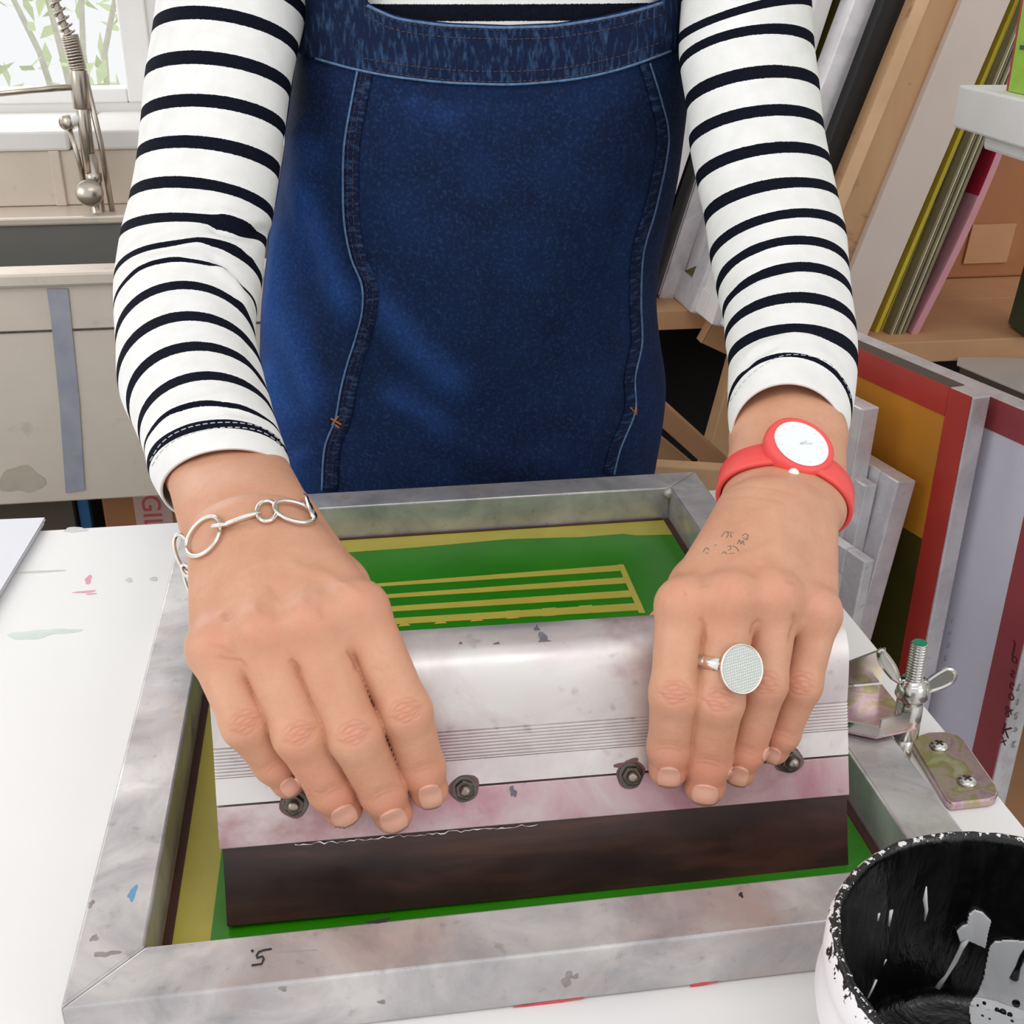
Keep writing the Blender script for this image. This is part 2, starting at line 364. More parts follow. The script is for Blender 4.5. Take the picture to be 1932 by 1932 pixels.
# ------------------------------------------------------------------ worktable and paper
TB = thing('worktable', 'white laminate worktable with faint paint smears, under the screen frame', 'table', (-.3, -.1, 0))
box('tabletop', (-1.1, -.75, .872), (.4077, .462, ZT), M['white_lam'], TB, .0012)
for x in (-1.0, .3):
    for y in (-.65, .36): box('leg', (x, y, 0), (x + .05, y + .05, .872), M['alu_clean'], TB, .002)
X_, Y_ = V3(1, 0, 0), V3(0, 1, 0)
for i, (x, y, ru, rv, m) in enumerate([(167, 1094, .0022, .006, 'pink_smear'), (160, 1117, .008, .0012, 'pink_smear'), (172, 1121, .003, .001, 'pink_smear'), (60, 1198, .012, .006, 'green_smear'), (110, 1192, .012, .003, 'green_smear'),
        (142, 1000, .008, .004, 'grey_smear'), (60, 1080, .02, .0012, 'grey_smear'), (243, 1095, .002, .003, 'grey_smear'), (290, 1093, .002, .003, 'grey_smear'), (1700, 1318, .001, .004, 'red_print')]):
    blob('paint_smear', onZ(x, y, ZT - .0001), X_, Y_, ru, rv, M[m], TB, seed=i + 5, h=.0002 + .00004 * i, wob=.3)
PS = thing('paper_stack', 'stack of white paper sheets on the left edge of the worktable', 'paper', onZ(-60, 1050, ZT))
cr, e1 = onZ(83, 981, ZT + .004), nrm(onZ(0, 1118, ZT + .004) - onZ(83, 981, ZT + .004)); e2 = V3(e1[1], -e1[0], 0)
e2 = -e2 if e2[0] > 0 else e2
e1[2] = e2[2] = 0
for k in range(7):
    j = random.uniform(-.0012, .0012); z = ZT + .0002 + k * .0008; o = V3(cr[0], cr[1], z) + e1 * j + e2 * random.uniform(-.001, .001)
    obox('sheet', o, e1 * .30, e2 * .21, (0, 0, .0006), M['paper'], PS)

# ------------------------------------------------------------------ shelf on the right and what leans there
SZ = .892
SH = thing('wooden_shelf', 'pale wooden shelf unit holding leaning screens, behind the person on the right', 'shelf', (1.0, 1.3, 0))
box('shelf_board', (.30, 1.0, SZ - .024), (1.9, 1.5, SZ - .0005), M['ply'], SH, .001)
box('shelf_board', (.60, .835, SZ - .024), (1.9, .9995, SZ - .0005), M['ply'], SH, .001)
box('back_panel', (.30, 1.5, 0), (1.9, 1.515, 1.7), M['crate_brown'], SH)
box('side_panel', (.28, 1.0, 0), (.2995, 1.515, .95), M['ply'], SH); box('side_panel', (1.9, 1.0, 0), (1.92, 1.515, 1.7), M['ply'], SH)
box('floor_board', (.30, 1.0, .02), (1.9, 1.5, .04), M['ply'], SH)
def screen(name, label, P0, P1, H, thick, depth, bar, m_bar, m_mesh, yaw=0., mesh_at=.15, cat='screen', m_top=None, group=None, tape=None, m_side=None):
    """a framed screen standing like a book: spine bar in front, left face towards -X"""
    P0, P1 = np.asarray(P0, float), np.asarray(P1, float); up = nrm(P1 - P0); dv = V3(math.sin(yaw), math.cos(yaw), 0); dv = nrm(dv - up * (dv @ up))
    tv = np.cross(dv, up); tv = tv if tv[0] > 0 else -tv
    g = thing(name, label, cat, P0 + dv * depth * .5, group)
    obox('front_bar', P0, up * H, dv * bar, tv * thick, m_bar, g, .0015)
    obox('back_bar', P0 + dv * (depth - bar), up * H, dv * bar, tv * thick, m_bar, g, .0015)
    e = .0004
    obox('top_bar', P0 + dv * (bar + e) + up * (H - bar), up * bar, dv * (depth - 2 * bar - 2 * e), tv * thick, m_top or m_bar, g, .0015)
    obox('bottom_bar', P0 + dv * (bar + e), up * bar, dv * (depth - 2 * bar - 2 * e), tv * thick, m_bar, g, .0015)
    if m_mesh is not None:
        obox('mesh', P0 + dv * (bar * .8) + up * bar * .8 + tv * thick * mesh_at, up * (H - 1.6 * bar), dv * (depth - 1.6 * bar), tv * .0008, m_mesh, g)
    if tape is not None:      # tape strips along the inner border of the left face
        mt, tw = tape
        for nm, o, a, b in (('tape_strip', P0 + up * .004, up * (H - .004), dv * tw), ('tape_strip', P0 + up * (H - tw) + dv * (tw + e), up * tw, dv * (depth - 2 * tw - 2 * e)),
                            ('tape_strip', P0 + up * .004 + dv * (depth - tw), up * (H - .004), dv * tw), ('tape_strip', P0 + up * .004 + dv * (tw + e), up * tw, dv * (depth - 2 * tw - 2 * e))):
            obox(nm, o + dv * .002 - tv * .0012, a, b, tv * .0009, mt, g)
    return g, (P0, up, dv, tv)
def sh_screen(name, label, pb, pt, wpx, H, depth, bar, mb, mm, Yf=None, z=SZ, **k):
    k.setdefault('group', 'printing screens leaning on the shelf')
    P0 = onZ(*pb, z) if Yf is None else onY(*pb, Yf)
    P1 = onY(*pt, P0[1])
    if Yf is not None: P0 = P0 + (P1 - P0) * ((z + .0005 - P0[2]) / (P1 - P0)[2])
    dist = pix(P0)[0, 2]
    return screen(name, label, P0, P1, H, wpx * dist / FPX, depth, bar, mb, mm, **k)
sh_screen('printing_screen', 'wide beige painted screen frame leaning on the shelf beside the yellow card folder', (1553, 640), (1814, 8), 86, .62, .40, .035, M['beige_paint'], M['beige_paint'], yaw=-.05)
wd = Mat('blotched_wood', .6); wg = wd.noise(16, 4, .5, stretch=(1, 1, .25))
wc = wd.ramp(wg, [(.3, lin(186, 142, 100)), (.7, lin(208, 166, 124))]); wc = wd.mix(wd.ramp(wd.noise(34, 3), [(.6, 0.), (.68, .7)]), wc, lin(134, 100, 70)); wd.col(wc); M['wood_blotch'] = wd.m
gw_, fw_ = sh_screen('printing_screen', 'raw wooden screen frame with dark blotches, leaning between black and beige frames', (1492, 580), (1728, 0), 84, .62, .34, .035, M['wood_blotch'], M['olive_mesh'], Yf=.866, yaw=-.05)
obox('pale_edge', fw_[0] - fw_[2] * .0012 + fw_[1] * .002, fw_[1] * .61, fw_[2] * .0011, fw_[3] * .0135, M['ply_pale'], gw_)
sh_screen('printing_screen', 'black painted wooden screen frame leaning against the silver screen on the shelf', (1478, 500), (1668, 0), 50, .60, .34, .05, M['black_paint'], M['black_paint'], Yf=.885, yaw=-.06)
sh_screen('printing_screen', 'silver aluminium screen with olive mesh, behind the striped sleeve on the shelf', (1424, 500), (1613, 0), 50, .60, .34, .03, M['alu_clean'], M['olive_mesh'], Yf=.90, yaw=-.10)
sh_screen('printing_screen', 'pale grey screen frame at the top beside the striped shoulder', (1366, 540), (1540, 0), 30, .60, .34, .03, M['offwhite'], M['offwhite'], Yf=.93, yaw=-.05)
sh_screen('printing_screen', 'bright aluminium screen with brown tape, rightmost at the gap beside the striped elbow', (1303, 590), (1340, 493), 36, .42, .3, .034, M['alu_clean'], M['olive_mesh'], yaw=-.02, tape=(M['alu_clean'], .03))
sh_screen('printing_screen', 'aluminium screen standing left of the brown taped one, beside the striped elbow', (1243, 563), (1313, 345), 34, .46, .3, .03, M['alu_clean'], M['offwhite'], yaw=-.04, tape=(M['offwhite'], .03))
sh_screen('printing_screen', 'thin black edged screen in the gap between dress and striped elbow', (1222, 540), (1302, 297), 14, .50, .3, .03, M['black_paint'], M['black_paint'], Yf=1.05, yaw=-.04)
sh_screen('printing_screen', 'matt off-white board nearest the dress in the gap on the shelf', (1146, 540), (1226, 297), 70, .52, .3, .03, M['offwhite'], M['offwhite'], Yf=1.015, yaw=-.04)
# card folders
def card(name, label, pb, pt, wpx, H, depth, mat, cat='folder', Yf=None, yaw=-.06, bow=0, group=None, pages=0, pmat=None):
    P0 = onZ(*pb, SZ) if Yf is None else onY(*pb, Yf); P1 = onY(*pt, P0[1]); up = nrm(P1 - P0); dist = pix(P0)[0, 2]; t = wpx * dist / FPX
    dv = nrm(V3(math.sin(yaw), math.cos(yaw), 0)); tv = np.cross(dv, up); tv = tv if tv[0] > 0 else -tv
    n = 10; v, f = [], []
    g = thing(name, label, cat, P0 + dv * depth * .5, group)
    def sheet(nm, off, th, m, lo=0, hi=1, d0=0.):
        V = []
        for i in range(n + 1):
            s = lo + (hi - lo) * i / n; q = P0 + dv * d0 + up * H * s + tv * (off + bow * math.sin(math.pi * s))
            V += [q, q + tv * th, q + tv * th + dv * (depth - d0), q + dv * (depth - d0)]
        F = [(0, 1, 2, 3), (4 * n, 4 * n + 1, 4 * n + 2, 4 * n + 3)]
        for i in range(n):
            for k in range(4): F.append((4 * i + k, 4 * i + (k + 1) % 4, 4 * i + 4 + (k + 1) % 4, 4 * i + 4 + k))
        return mk(nm, V, F, m, g, False)
    if pages:
        for k in range(pages): sheet('page', t * (k + .1) / pages, t * .6 / pages, pmat[k % len(pmat)] if isinstance(pmat, list) else pmat, d0=random.uniform(0, .004))
    else: sheet('cover', 0, t, mat)
    return g, (P0, up, dv, tv, sheet, t)
card('card_folder', 'bright yellow card folder leaning against the beige screen frame', (1650, 626), (1905, 23), 26, .52, .36, M['yellow_card'], pages=2, pmat=[M['yellow_card'], M['yellow_card']])
card('card_sheaf', 'sheaf of thin grey green cards between the yellow and pink folders', (1680, 632), (1915, 60), 34, .50, .36, M['grey_card'], pages=7, pmat=[M['grey_card'], M['cream_card'], M['grey_card']])
gp, q = card('card_folder', 'bowed pink plastic folder with a crimson patch, right of the grey cards', (1719, 630), (1900, 120), 14, .46, .34, M['pink_card'], bow=.024)
P0_, up_p, dv_p, tv_p, sh_p, t_p = q
sh_p('crimson_patch', -.0006, .0005, M['crimson'], .34, .62, -.0008)
# white ledge with a green book, cardboard carton, binder, sleeve
WL = thing('white_ledge', 'white painted ledge with a lime green book on it, on the right', 'ledge', onY(1900, 250, .62))
a = onY(1803, 160, .62); b = onY(1797, 240, .62); r2 = onY(1932, 180, .62)
ex = nrm(onZ(1932, 189, a[2]) - a); ev = V3(0, 0, 1); ed = nrm(V3(-ex[1], ex[0], 0) + V3(.03, 0, 0))
hgt = (a - b)[2]
obox('board', b, ex * .30, ed * .055, ev * hgt, M['white'], WL, .002)
obox('bracket', b + ex * .04 - ev * .012 + ed * .01, ex * .2, ed * .04, ev * .0115, M['white'], WL, .003)
obox('backing_board', b + ex * .31 - ev * .4, ex * .012, ed * .30, ev * .9, M['white'], WL)
BK = thing('book', 'lime green book with a pink edge standing on the white ledge', 'book', a + ex * .07 + ed * .03)
p = a + ex * .062 + ed * .016 + ev * .0005
obox('cover', p, ex * .1, ed * .012, ev * .2, M['lime'], BK); obox('pink_edge', p - ex * .0035, ex * .003, ed * .012, ev * .2, M['crimson'], BK)
for k in range(7):
    q = p - ed * .0005 + ex * (.008 + .002 * (k % 2)) + ev * (.03 + .018 * k); obox('print_mark', q, ex * (.02 + .004 * (k % 3)), ed * .0004, ev * .003, M['dark_green'], BK)
CB = thing('cardboard_box', 'tall brown cardboard carton right of the pink folder', 'box', onY(1850, 640, 1.1))
q0, q1 = onY(1752, 640, 1.10), onY(1912, 640, 1.10)
obox('carton', V3(q0[0], 1.10, SZ), (.16, .0, 0), (0.02, .3, 0), (.03, 0, .36), M['cardboard'], CB, .003)
obox('flap', V3(q0[0] + .03, 1.096, SZ + .02), (.06, 0, 0), (0, .003, 0), (.005, 0, .05), M['ply'], CB)
BN = thing('ring_binder', 'dark green binder standing at the right edge above the frosted plastic sleeve', 'binder', onY(1935, 600, .8))
q0 = onY(1938, 640, .82); up = nrm(V3(.10, 0, 1))
obox('spine', q0, up * .115, V3(.045, .01, 0), V3(.01, .06, 0), M['dark_green'], BN, .003)
obox('label_strip', q0 + up * .01 + V3(-.0005, -.0012, 0), up * .06, V3(.006, .0013, 0), V3(0, .001, 0), M['offwhite'], BN)
PL = thing('plastic_sleeve', 'frosted plastic sleeve lying flat below the cardboard carton, beside the red taped screen', 'sleeve', onY(1880, 690, .75))
fr = Mat('frosted_plastic', .25); fr.col(lin(206, 200, 196)).set('Alpha', .75); M['frost'] = fr.m
q0, q1, q2 = onY(1805, 690, .80), onY(1960, 755, .66), onY(1815, 625, .98)
obox('film', q0, q1 - q0, q2 - q0, V3(0, 0, .0012), M['frost'], PL)
# stretcher bars and an added black backdrop for the shade below the shelf
BC = thing('shade_backdrop', 'added black backdrop for the shade of the bay below the shelf board', 'backdrop', (.62, 1.12, .3))
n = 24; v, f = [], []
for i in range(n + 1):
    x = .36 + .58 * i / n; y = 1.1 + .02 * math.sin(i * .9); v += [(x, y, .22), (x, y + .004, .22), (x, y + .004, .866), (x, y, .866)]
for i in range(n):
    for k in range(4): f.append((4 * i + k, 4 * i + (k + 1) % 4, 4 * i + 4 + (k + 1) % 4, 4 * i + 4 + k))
mk('backdrop', v, f + [(0, 1, 2, 3), (4 * n, 4 * n + 1, 4 * n + 2, 4 * n + 3)], M['black_void'], BC, True)
def plank(name, label, p, q, Yp, wz, t, mat, cat='wood bar', tilt=0):
    P, Q = onY(*p, Yp), onY(*q, Yp + tilt); d = Q - P; L = np.linalg.norm(d); u = d / L; s = nrm(np.cross(u, V3(0, 1, 0))); k = np.cross(s, u)
    g = thing(name, label, cat, (P + Q) / 2); obox('bar', P - s * wz / 2 - k * t / 2, u * L, s * wz, k * t, mat, g, .0015)
    for e, nm in ((P, 'end_cap'), (Q, 'end_cap')): obox(nm, e - s * wz * .5 - k * t * .5 + u * (-.0016 if e is P else .0002), u * .0014, s * wz, k * t, M['ply'], g)
    return g
plank('stretcher_bar', 'pale wooden stretcher bar leaning upright under the striped cuff', (1352, 900), (1440, 590), .98, .05, .03, M['wood'])
plank('stretcher_bar', 'brown wooden stretcher bar sloping behind the dress hem, above the screen frame', (1195, 730), (1400, 915), .86, .022, .03, M['ply'])
plank('stretcher_bar', 'pale wooden bar lowest of the sloping ones beside the dress hem', (1180, 800), (1372, 960), .90, .03, .03, M['wood'])
plank('stretcher_bar', 'short wooden batten with a pencil mark just under the shelf board', (1338, 612), (1440, 660), .99, .045, .02, M['ply'])
obj_ = plank('floor_plank', 'light wooden plank between dress hem and red watch, above the screen corner', (1210, 925), (1400, 935), .70, .06, .02, M['wood'])

# lower screens, standing to the right of the table
A_, (P0, up, dv, tv) = screen('printing_screen', 'large aluminium screen with red tape and orange mesh, right of the table', onY(1838, 750, .55) - V3(.012, 0, .62), onY(1838, 750, .55), .62, .0185, .26, .03,
    M['alu_clean'], None, yaw=-.25, m_top=M['crate_brown'], group='printing screens standing beside the table', tape=(M['red_tape'], .026))
z1 = .475
obox('orange_mesh', P0 + dv * .022 + up * z1 - tv * .0004, up * (.62 - z1 - .022), dv * .22, tv * .0008, M['orange_mesh'], A_)
obox('olive_mesh', P0 + dv * .022 + up * .022 - tv * .0004, up * (z1 - .022), dv * .22, tv * .0008, M['olive_dark'], A_)
for k, (s, yy) in enumerate((('1', 1165), ('o', 1190), ('0', 1212), ('3', 1236))):
    q = onPl(1800 - (yy - 1160) * .17, yy, P0 - dv * .001, dv); text('handwriting', s, q - dv * .0006, -tv, -up, .008, M['ink_grey'], A_)
B_, (P0, up, dv, tv) = screen('printing_screen', 'aluminium screen with dark red tape around a lavender white mesh, at the right edge', onY(2028, 815, .48) - V3(.012, 0, .64), onY(2028, 815, .48), .64, .022, .34, .03,
    M['alu_clean'], M['lavender'], yaw=-.25, mesh_at=-.02, tape=(M['darkred_tape'], .028), group='printing screens standing beside the table', m_top=M['alu_clean'])
for k, (s, xx, yy, sz) in enumerate((('J', 1911, 1215, .016), ('o', 1909, 1235, .014), ('s', 1907, 1262, .015), ('c', 1905, 1285, .014), ('o', 1903, 1305, .014), ('&', 1897, 1330, .015), ('K', 1893, 1362, .017), ('x', 1890, 1390, .013))):
    q = onPl(xx, yy, P0 - tv * .0016, tv); text('handwriting', s, q, -dv, -up, sz, M['ink_red'], B_)
for k, (s, xx, yy) in enumerate((('7', 1928, 1290), ('1', 1926, 1318), ('5', 1923, 1344), ('c', 1921, 1372), ('2', 1918, 1398))):
    q = onPl(xx, yy, P0 - dv * .001, dv); text('handwriting', s, q, -tv, -up, .010, M['ink_grey'], B_)
def small(label, pt, wpx, Yf, H, depth, lean=0, mb='alu_clean', mm='offwhite'):
    P1 = onY(*pt, Yf); P0 = P1 - V3(lean, 0, H); d = pix(P1)[0, 2]
    return screen('printing_screen', label, P0, P1, H, wpx * d / FPX, depth, .025, M[mb], M[mm], yaw=-.25, m_top=M['alu_clean'], group='printing screens standing beside the table')
small('small aluminium screen with paint specks close behind the red watch', (1628, 771), 40, .60, .52, .16, .02)
small('short aluminium screen second beside the red watch, tops out lower', (1634, 914), 28, .585, .42, .14, .03)
small('aluminium screen with a wide clean spine, in front of the orange mesh', (1697, 902), 44, .57, .44, .16, .055)
small('shortest aluminium screen, standing low between two taller ones above the table corner', (1632, 1058), 24, .53, .34, .12, .02)

# ------------------------------------------------------------------ screen frame on the table
W_, D_, B_W = .36, .4406, .0257
SF = thing('screen_frame', 'aluminium printing screen with green stencil lying on the worktable, under the squeegee', 'screen', (.18, .22, ZT))
def mitre(p0, p1, q1, q0, z0, z1):
    return [V3(*p, z0) for p in (p0, p1, q1, q0)] + [V3(*p, z1) for p in (p0, p1, q1, q0)], [(0, 1, 2, 3), (4, 5, 6, 7), (0, 1, 5, 4), (1, 2, 6, 5), (2, 3, 7, 6), (3, 0, 4, 7)]
O_ = [(0, 0), (W_, 0), (W_, D_), (0, D_)]; I_ = [(B_W, B_W), (W_ - B_W, B_W), (W_ - B_W, D_ - B_W), (B_W, D_ - B_W)]
for i in range(4):
    mk('frame_bar', *mitre(O_[i], O_[(i + 1) % 4], I_[(i + 1) % 4], I_[i], ZT + .0004, ZF), M['alu_frame'], SF, bevel=.0013, seg=3)
ym = Mat('yellow_screen_mesh', .38, 0); wv = ym.noise(900, 1)
ym.col(ym.mix(ym.ramp(ym.noise(40, 4), [(.35, .0), (.7, .5)]), lin(186, 174, 72), lin(166, 152, 54))).bump(wv, .0002, .3)
box('mesh', (B_W * .6, B_W * .6, ZT + .0008), (W_ - B_W * .6, D_ - B_W * .6, ZT + .0014), ym.m, SF)
em = Mat('green_emulsion', .3, 0); em.col(em.mix(em.ramp(em.noise(14, 4), [(.35, 0.), (.7, 1.)]), lin(34, 116, 0), lin(46, 132, 2))).bump(em.noise(500, 2), .0002, .25)
zm = ZT + .0014
gp = [(396, 1776), (432, 1330), (470, 1100), (645, 1045), (782, 1034), (960, 1018), (1100, 1014), (1176, 1008), (1200, 1011), (1274, 1009), (1452, 1270), (1655, 1618), (1600, 1660)]
gw = [onZ(x, y, zm) for x, y in gp]; gw[-1] = V3(W_ - B_W - .0045, B_W + .0005, zm); gw[0][1] = B_W + .0005; gw[-2] = V3(W_ - B_W - .0045, .06, zm)
gw[-3] = V3(W_ - B_W - .0045, .2, zm); gw[-4][0] = W_ - B_W - .0045; gw[1] = V3(gw[0][0] + .001, .15, zm); gw[2] = V3(gw[0][0] + .001, .30, zm); gw[3][0] = gw[0][0] + .0
ys = gw[3][1]; gw[2] = V3(gw[0][0], ys - .03, zm)
mk('emulsion', *prism(gw, (0, 0, .0004)), em.m, SF)
zs = zm + .0005
for i, quad in enumerate((((300, 545), (1385, 462), (1385, 487), (300, 558)), ((350, 590), (1400, 515), (1408, 540), (350, 606)), ((380, 640), (1420, 570), (1430, 598), (380, 662)), ((400, 690), (1440, 625), (1452, 655), (400, 716)),
        ((1360, 462), (1385, 462), (1478, 668), (1450, 668)))):
    P = [onZ(560 + x / 2.2465, 860 + y / 2.2465, zs) for x, y in quad]
    if i < 4:
        xl = .075; P[0] = P[0] + (P[1] - P[0]) * ((xl - P[0][0]) / (P[1] - P[0])[0]); P[3] = P[3] + (P[2] - P[3]) * ((xl - P[3][0]) / (P[2] - P[3])[0])
    else: P = [p + V3(0, 0, .00012) for p in P]
    mk('stencil_line', *prism(P, (0, 0, .0002)), ym.m, SF)
for i in range(9):        # row of small hourglass openings under the last line
    x = 455 + 153.5 * i - 460; y = 725 - 10.8 * i + 26
    P = [onZ(560 + a / 2.2465, 860 + b / 2.2465, zs + .0001) for a, b in ((x - 28, y + 6), (x + 28, y + 2), (x + 6, y - 12), (x + 30, y - 32), (x - 30, y - 28), (x - 6, y - 12))]
    mk('stencil_opening', *prism(P, (0, 0, .0002)), ym.m, SF)
e = .0006
for lo, hi in (((B_W + .0004, B_W + .001), (B_W + .0042, D_ - B_W - .001)), ((W_ - B_W - .0042, B_W + .001), (W_ - B_W - .0004, D_ - B_W - .001)), ((B_W + .0046, D_ - B_W - .0028), (W_ - B_W - .0046, D_ - B_W - .0004)), ((B_W + .0046, B_W + .0004), (W_ - B_W - .0046, B_W + .0028))):
    box('edge_tape', (*lo, ZT + .0015), (*hi, ZT + .0021), M['tape_brown'], SF)
M['spot'] = plain('grey_spot', (150, 142, 140), .5, .3, var=.2, scale=300)
def stroke(name, pts, r, mat, parent, z=ZF, flat=True):
    P = [onZ(x, y, z + r * .3) for x, y in pts]; v, f = tube(P, r, 6)
    return mk(name, v, f, mat, parent)
zz = lambda L: [(100 + x / 1.932, 1500 + y / 1.932) for x, y in L]
stroke('handwriting', zz([(797, 561), (770, 565), (750, 572), (742, 584), (744, 594), (764, 588), (768, 598), (760, 616), (724, 621)]), .00042, M['ink'], SF)
stroke('handwriting', zz([(725, 566), (729, 570)]), .0005, M['ink'], SF)
stroke('pencil_line', zz([(800, 573), (880, 570), (962, 565)]), .00018, M['ink_grey'], SF)
for i, (x, y, ru, rv, m) in enumerate([(250, 1686, .0017, .0035, 'blue_smear'), (716, 1738, .0035, .0012, 'ink'), (172, 1706, .001, .002, 'spot'), (178, 1770, .0012, .002, 'spot'), (200, 1800, .004, .0015, 'spot'), (650, 938, .0035, .0035, 'spot'), (1398, 1689, .001, .0012, 'ink'), (1270, 905, .001, .002, 'spot')]):
    blob('paint_spot', onZ(x, y, ZF - .0001), X_, Y_, ru, rv, M[m], SF, seed=i, h=.0002, wob=.5)
for i, (x, y, ru, rv, m) in enumerate([(1070, 1848, .002, .0035, 'spot'), (1086, 1842, .001, .0015, 'spot'), (1325, 1856, .005, .0008, 'red_print'), (1030, 1893, .012, .0008, 'red_print'), (720, 1890, .0018, .0008, 'spot'), (534, 1865, .0012, .0015, 'spot')]):
    blob('paint_spot', onY(x, y, .0001), X_, uz_, ru, rv, M[m], SF, seed=i + 20, h=.0002, wob=.5)
for k, (x, y) in enumerate(((1262, 925),)):
    mk('weld_bead', *lathe([(0, .0045), (.0035, .003), (.005, 0), (.0035, -.003), (0, -.0045)], V3(W_ - B_W, D_ - B_W, ZF - .0045), (0, 0, 1), 16), M['alu_frame'], SF, True)

# ------------------------------------------------------------------ squeegee
SO = V3(.0503, .0528, .9045); SU, UP, NF = nrm(V3(.9999, -.0005, -.0125)), V3(.0118, .3633, .9316), V3(.0041, -.9317, .3633); SL = .2672
UP = nrm(UP - SU * (UP @ SU)); NF = np.cross(SU, UP); NF = NF if NF[1] < 0 else -NF
SQ = thing('squeegee', 'wide aluminium squeegee with a dark brown blade, pressed down by both hands', 'squeegee', SO + SU * SL / 2)
def extr(name, prof, mat, s0=0, s1=SL, bevel=0, smooth=False, ext=None):
    v, f = prism([SO + SU * s0 + NF * a + UP * h for a, h in prof], SU * (s1 - s0)); o = mk(name, v, f, mat, SQ, bevel=bevel); return o
bl = Mat('squeegee_blade', .3); g1 = bl.noise(22, 5, .6, stretch=(.35, 1.6, 2.5), dist=.7)
bl.col(bl.ramp(g1, [(.3, lin(30, 26, 28)), (.52, lin(52, 34, 30)), (.68, lin(78, 48, 40)), (.85, lin(40, 36, 42))])).set('Roughness', bl.ramp(bl.noise(40, 4), [(.3, .22), (.7, .45)])); M['blade'] = bl.m
extr('blade', [(-.009, 0), (-.0012, 0), (-.0012, .045), (-.009, .045)], M['blade'], .0012, SL - .0006, .0004)
sa = alu('squeegee_aluminium', (226, 221, 219), (200, 180, 184), .42, .72, 18, (.42, .72), (184, 146, 152)); M['sq_alu'] = sa
pinkp = alu('pink_stained_aluminium', (208, 192, 192), (188, 136, 146), .36, .5, 22, (.36, .66), (164, 122, 122)); M['sq_pink'] = pinkp
extr('clamp_plate', [(-.003, .0325), (0, .0325), (0, .0496), (-.003, .0496)], M['sq_pink'], bevel=.0003)
body = [(-.0035, .0505), (0, .0505), (0, .0612)]
for k in range(9):
    h = .0614 + k * .00136; body += [(-.0005, h), (.0004, h + .0003), (.0004, h + .00085), (-.0005, h + .00105)]
up_ = [(.0, .0738), (.0012, .080), (.0022, .086), (.0028, .091), (.0029, .0955), (.0023, .0995), (.0010, .1030), (-.0012, .1060), (-.0042, .1083), (-.0080, .1102), (-.0120, .1119), (-.0160, .1132), (-.0195, .1134), (-.0225, .1115), (-.0242, .107), (-.0246, .100)]
body += up_ + [(-.0246, .074), (-.022, .062), (-.017, .052), (-.0140, .046), (-.0140, .032), (-.0095, .032), (-.0095, .046)]
n = len(body); hd = extr('handle', body, M['sq_alu'])
me = hd.data
for p in me.polygons:
    if len(p.vertices) == 4: p.use_smooth = True
bm = bmesh.new(); bm.from_mesh(me)
for ed in bm.edges:
    if len(ed.link_faces) == 2 and ed.calc_face_angle(0) > .5: ed.smooth = False
bm.to_mesh(me); bm.free()
def onF(x, y, off=0.): return onPl(x, y, SO + NF * off, NF)
hexp = lambda c, r, ph: [c + r * (math.cos(ph + k * math.pi / 3) * SU + math.sin(ph + k * math.pi / 3) * UP) for k in range(6)]
for i, (x, y) in enumerate(((555, 1518), (877, 1490), (1192, 1464), (1492, 1437))):
    c = onF(x, y, .002); c = c - NF * ((c - SO) @ NF)
    nut = mk('nut', *prism(hexp(c, .0043, .3 + i * .35), NF * .0036), M['dark_steel'], SQ, bevel=.0005)
    mk('washer', *lathe([(.0053, 0), (.0053, .0007), (.004, .0009)], c, NF, 24), M['dark_steel'], nut, False)
    mk('bolt_end', *lathe([(.0023, .0036), (.0023, .0056), (.0016, .0063), (0, .0064)], c, NF, 16), M['bolt'], nut, True)
    blob('rust_stain', c, SU, UP, .0062, .0060, M['rust'] if 'rust' in M else M.setdefault('rust', plain('rust_stain', (120, 84, 84), .5, .3, var=.2, scale=120)), SQ, seed=i, h=.00012, wob=.12)
sm_ = M['sq_ink'] = plain('ink_stain', (104, 100, 108), .45, .3, var=.25, scale=150)
for i, (x, y, ru, rv, m) in enumerate([(968, 1494, .0012, .0022, 'sq_ink'), (1030, 1212, .003, .0028, 'sq_ink'), (1022, 1196, .0012, .002, 'sq_ink'), (872, 1218, .0007, .0008, 'sq_ink'), (940, 1217, .001, .0008, 'sq_ink'), (1185, 1441, .004, .002, 'rust')]):
    c = onF(x, y, .0); h = (c - SO) @ UP; off = 0.
    for (a0, h0), (a1, h1) in zip(up_[:-1], up_[1:]):
        if h0 <= h <= h1: off = a0 + (a1 - a0) * (h - h0) / (h1 - h0)
    blob('ink_spot', c + NF * (off + .0001), SU, UP, ru, rv, M[m], SQ, seed=i + 9, h=.0003, wob=.6)
rg = random.Random(3); pts = []
for k in range(60):
    s = .03 + .10 * k / 59; pts.append(SO + SU * s + UP * (.0322 - .0012 * rg.random()) + NF * .0001)
mk('dried_ink_line', *tube(pts, [.00005 + .0003 * rg.random() ** 2 for _ in pts], 5), M['offwhite'], SQ)

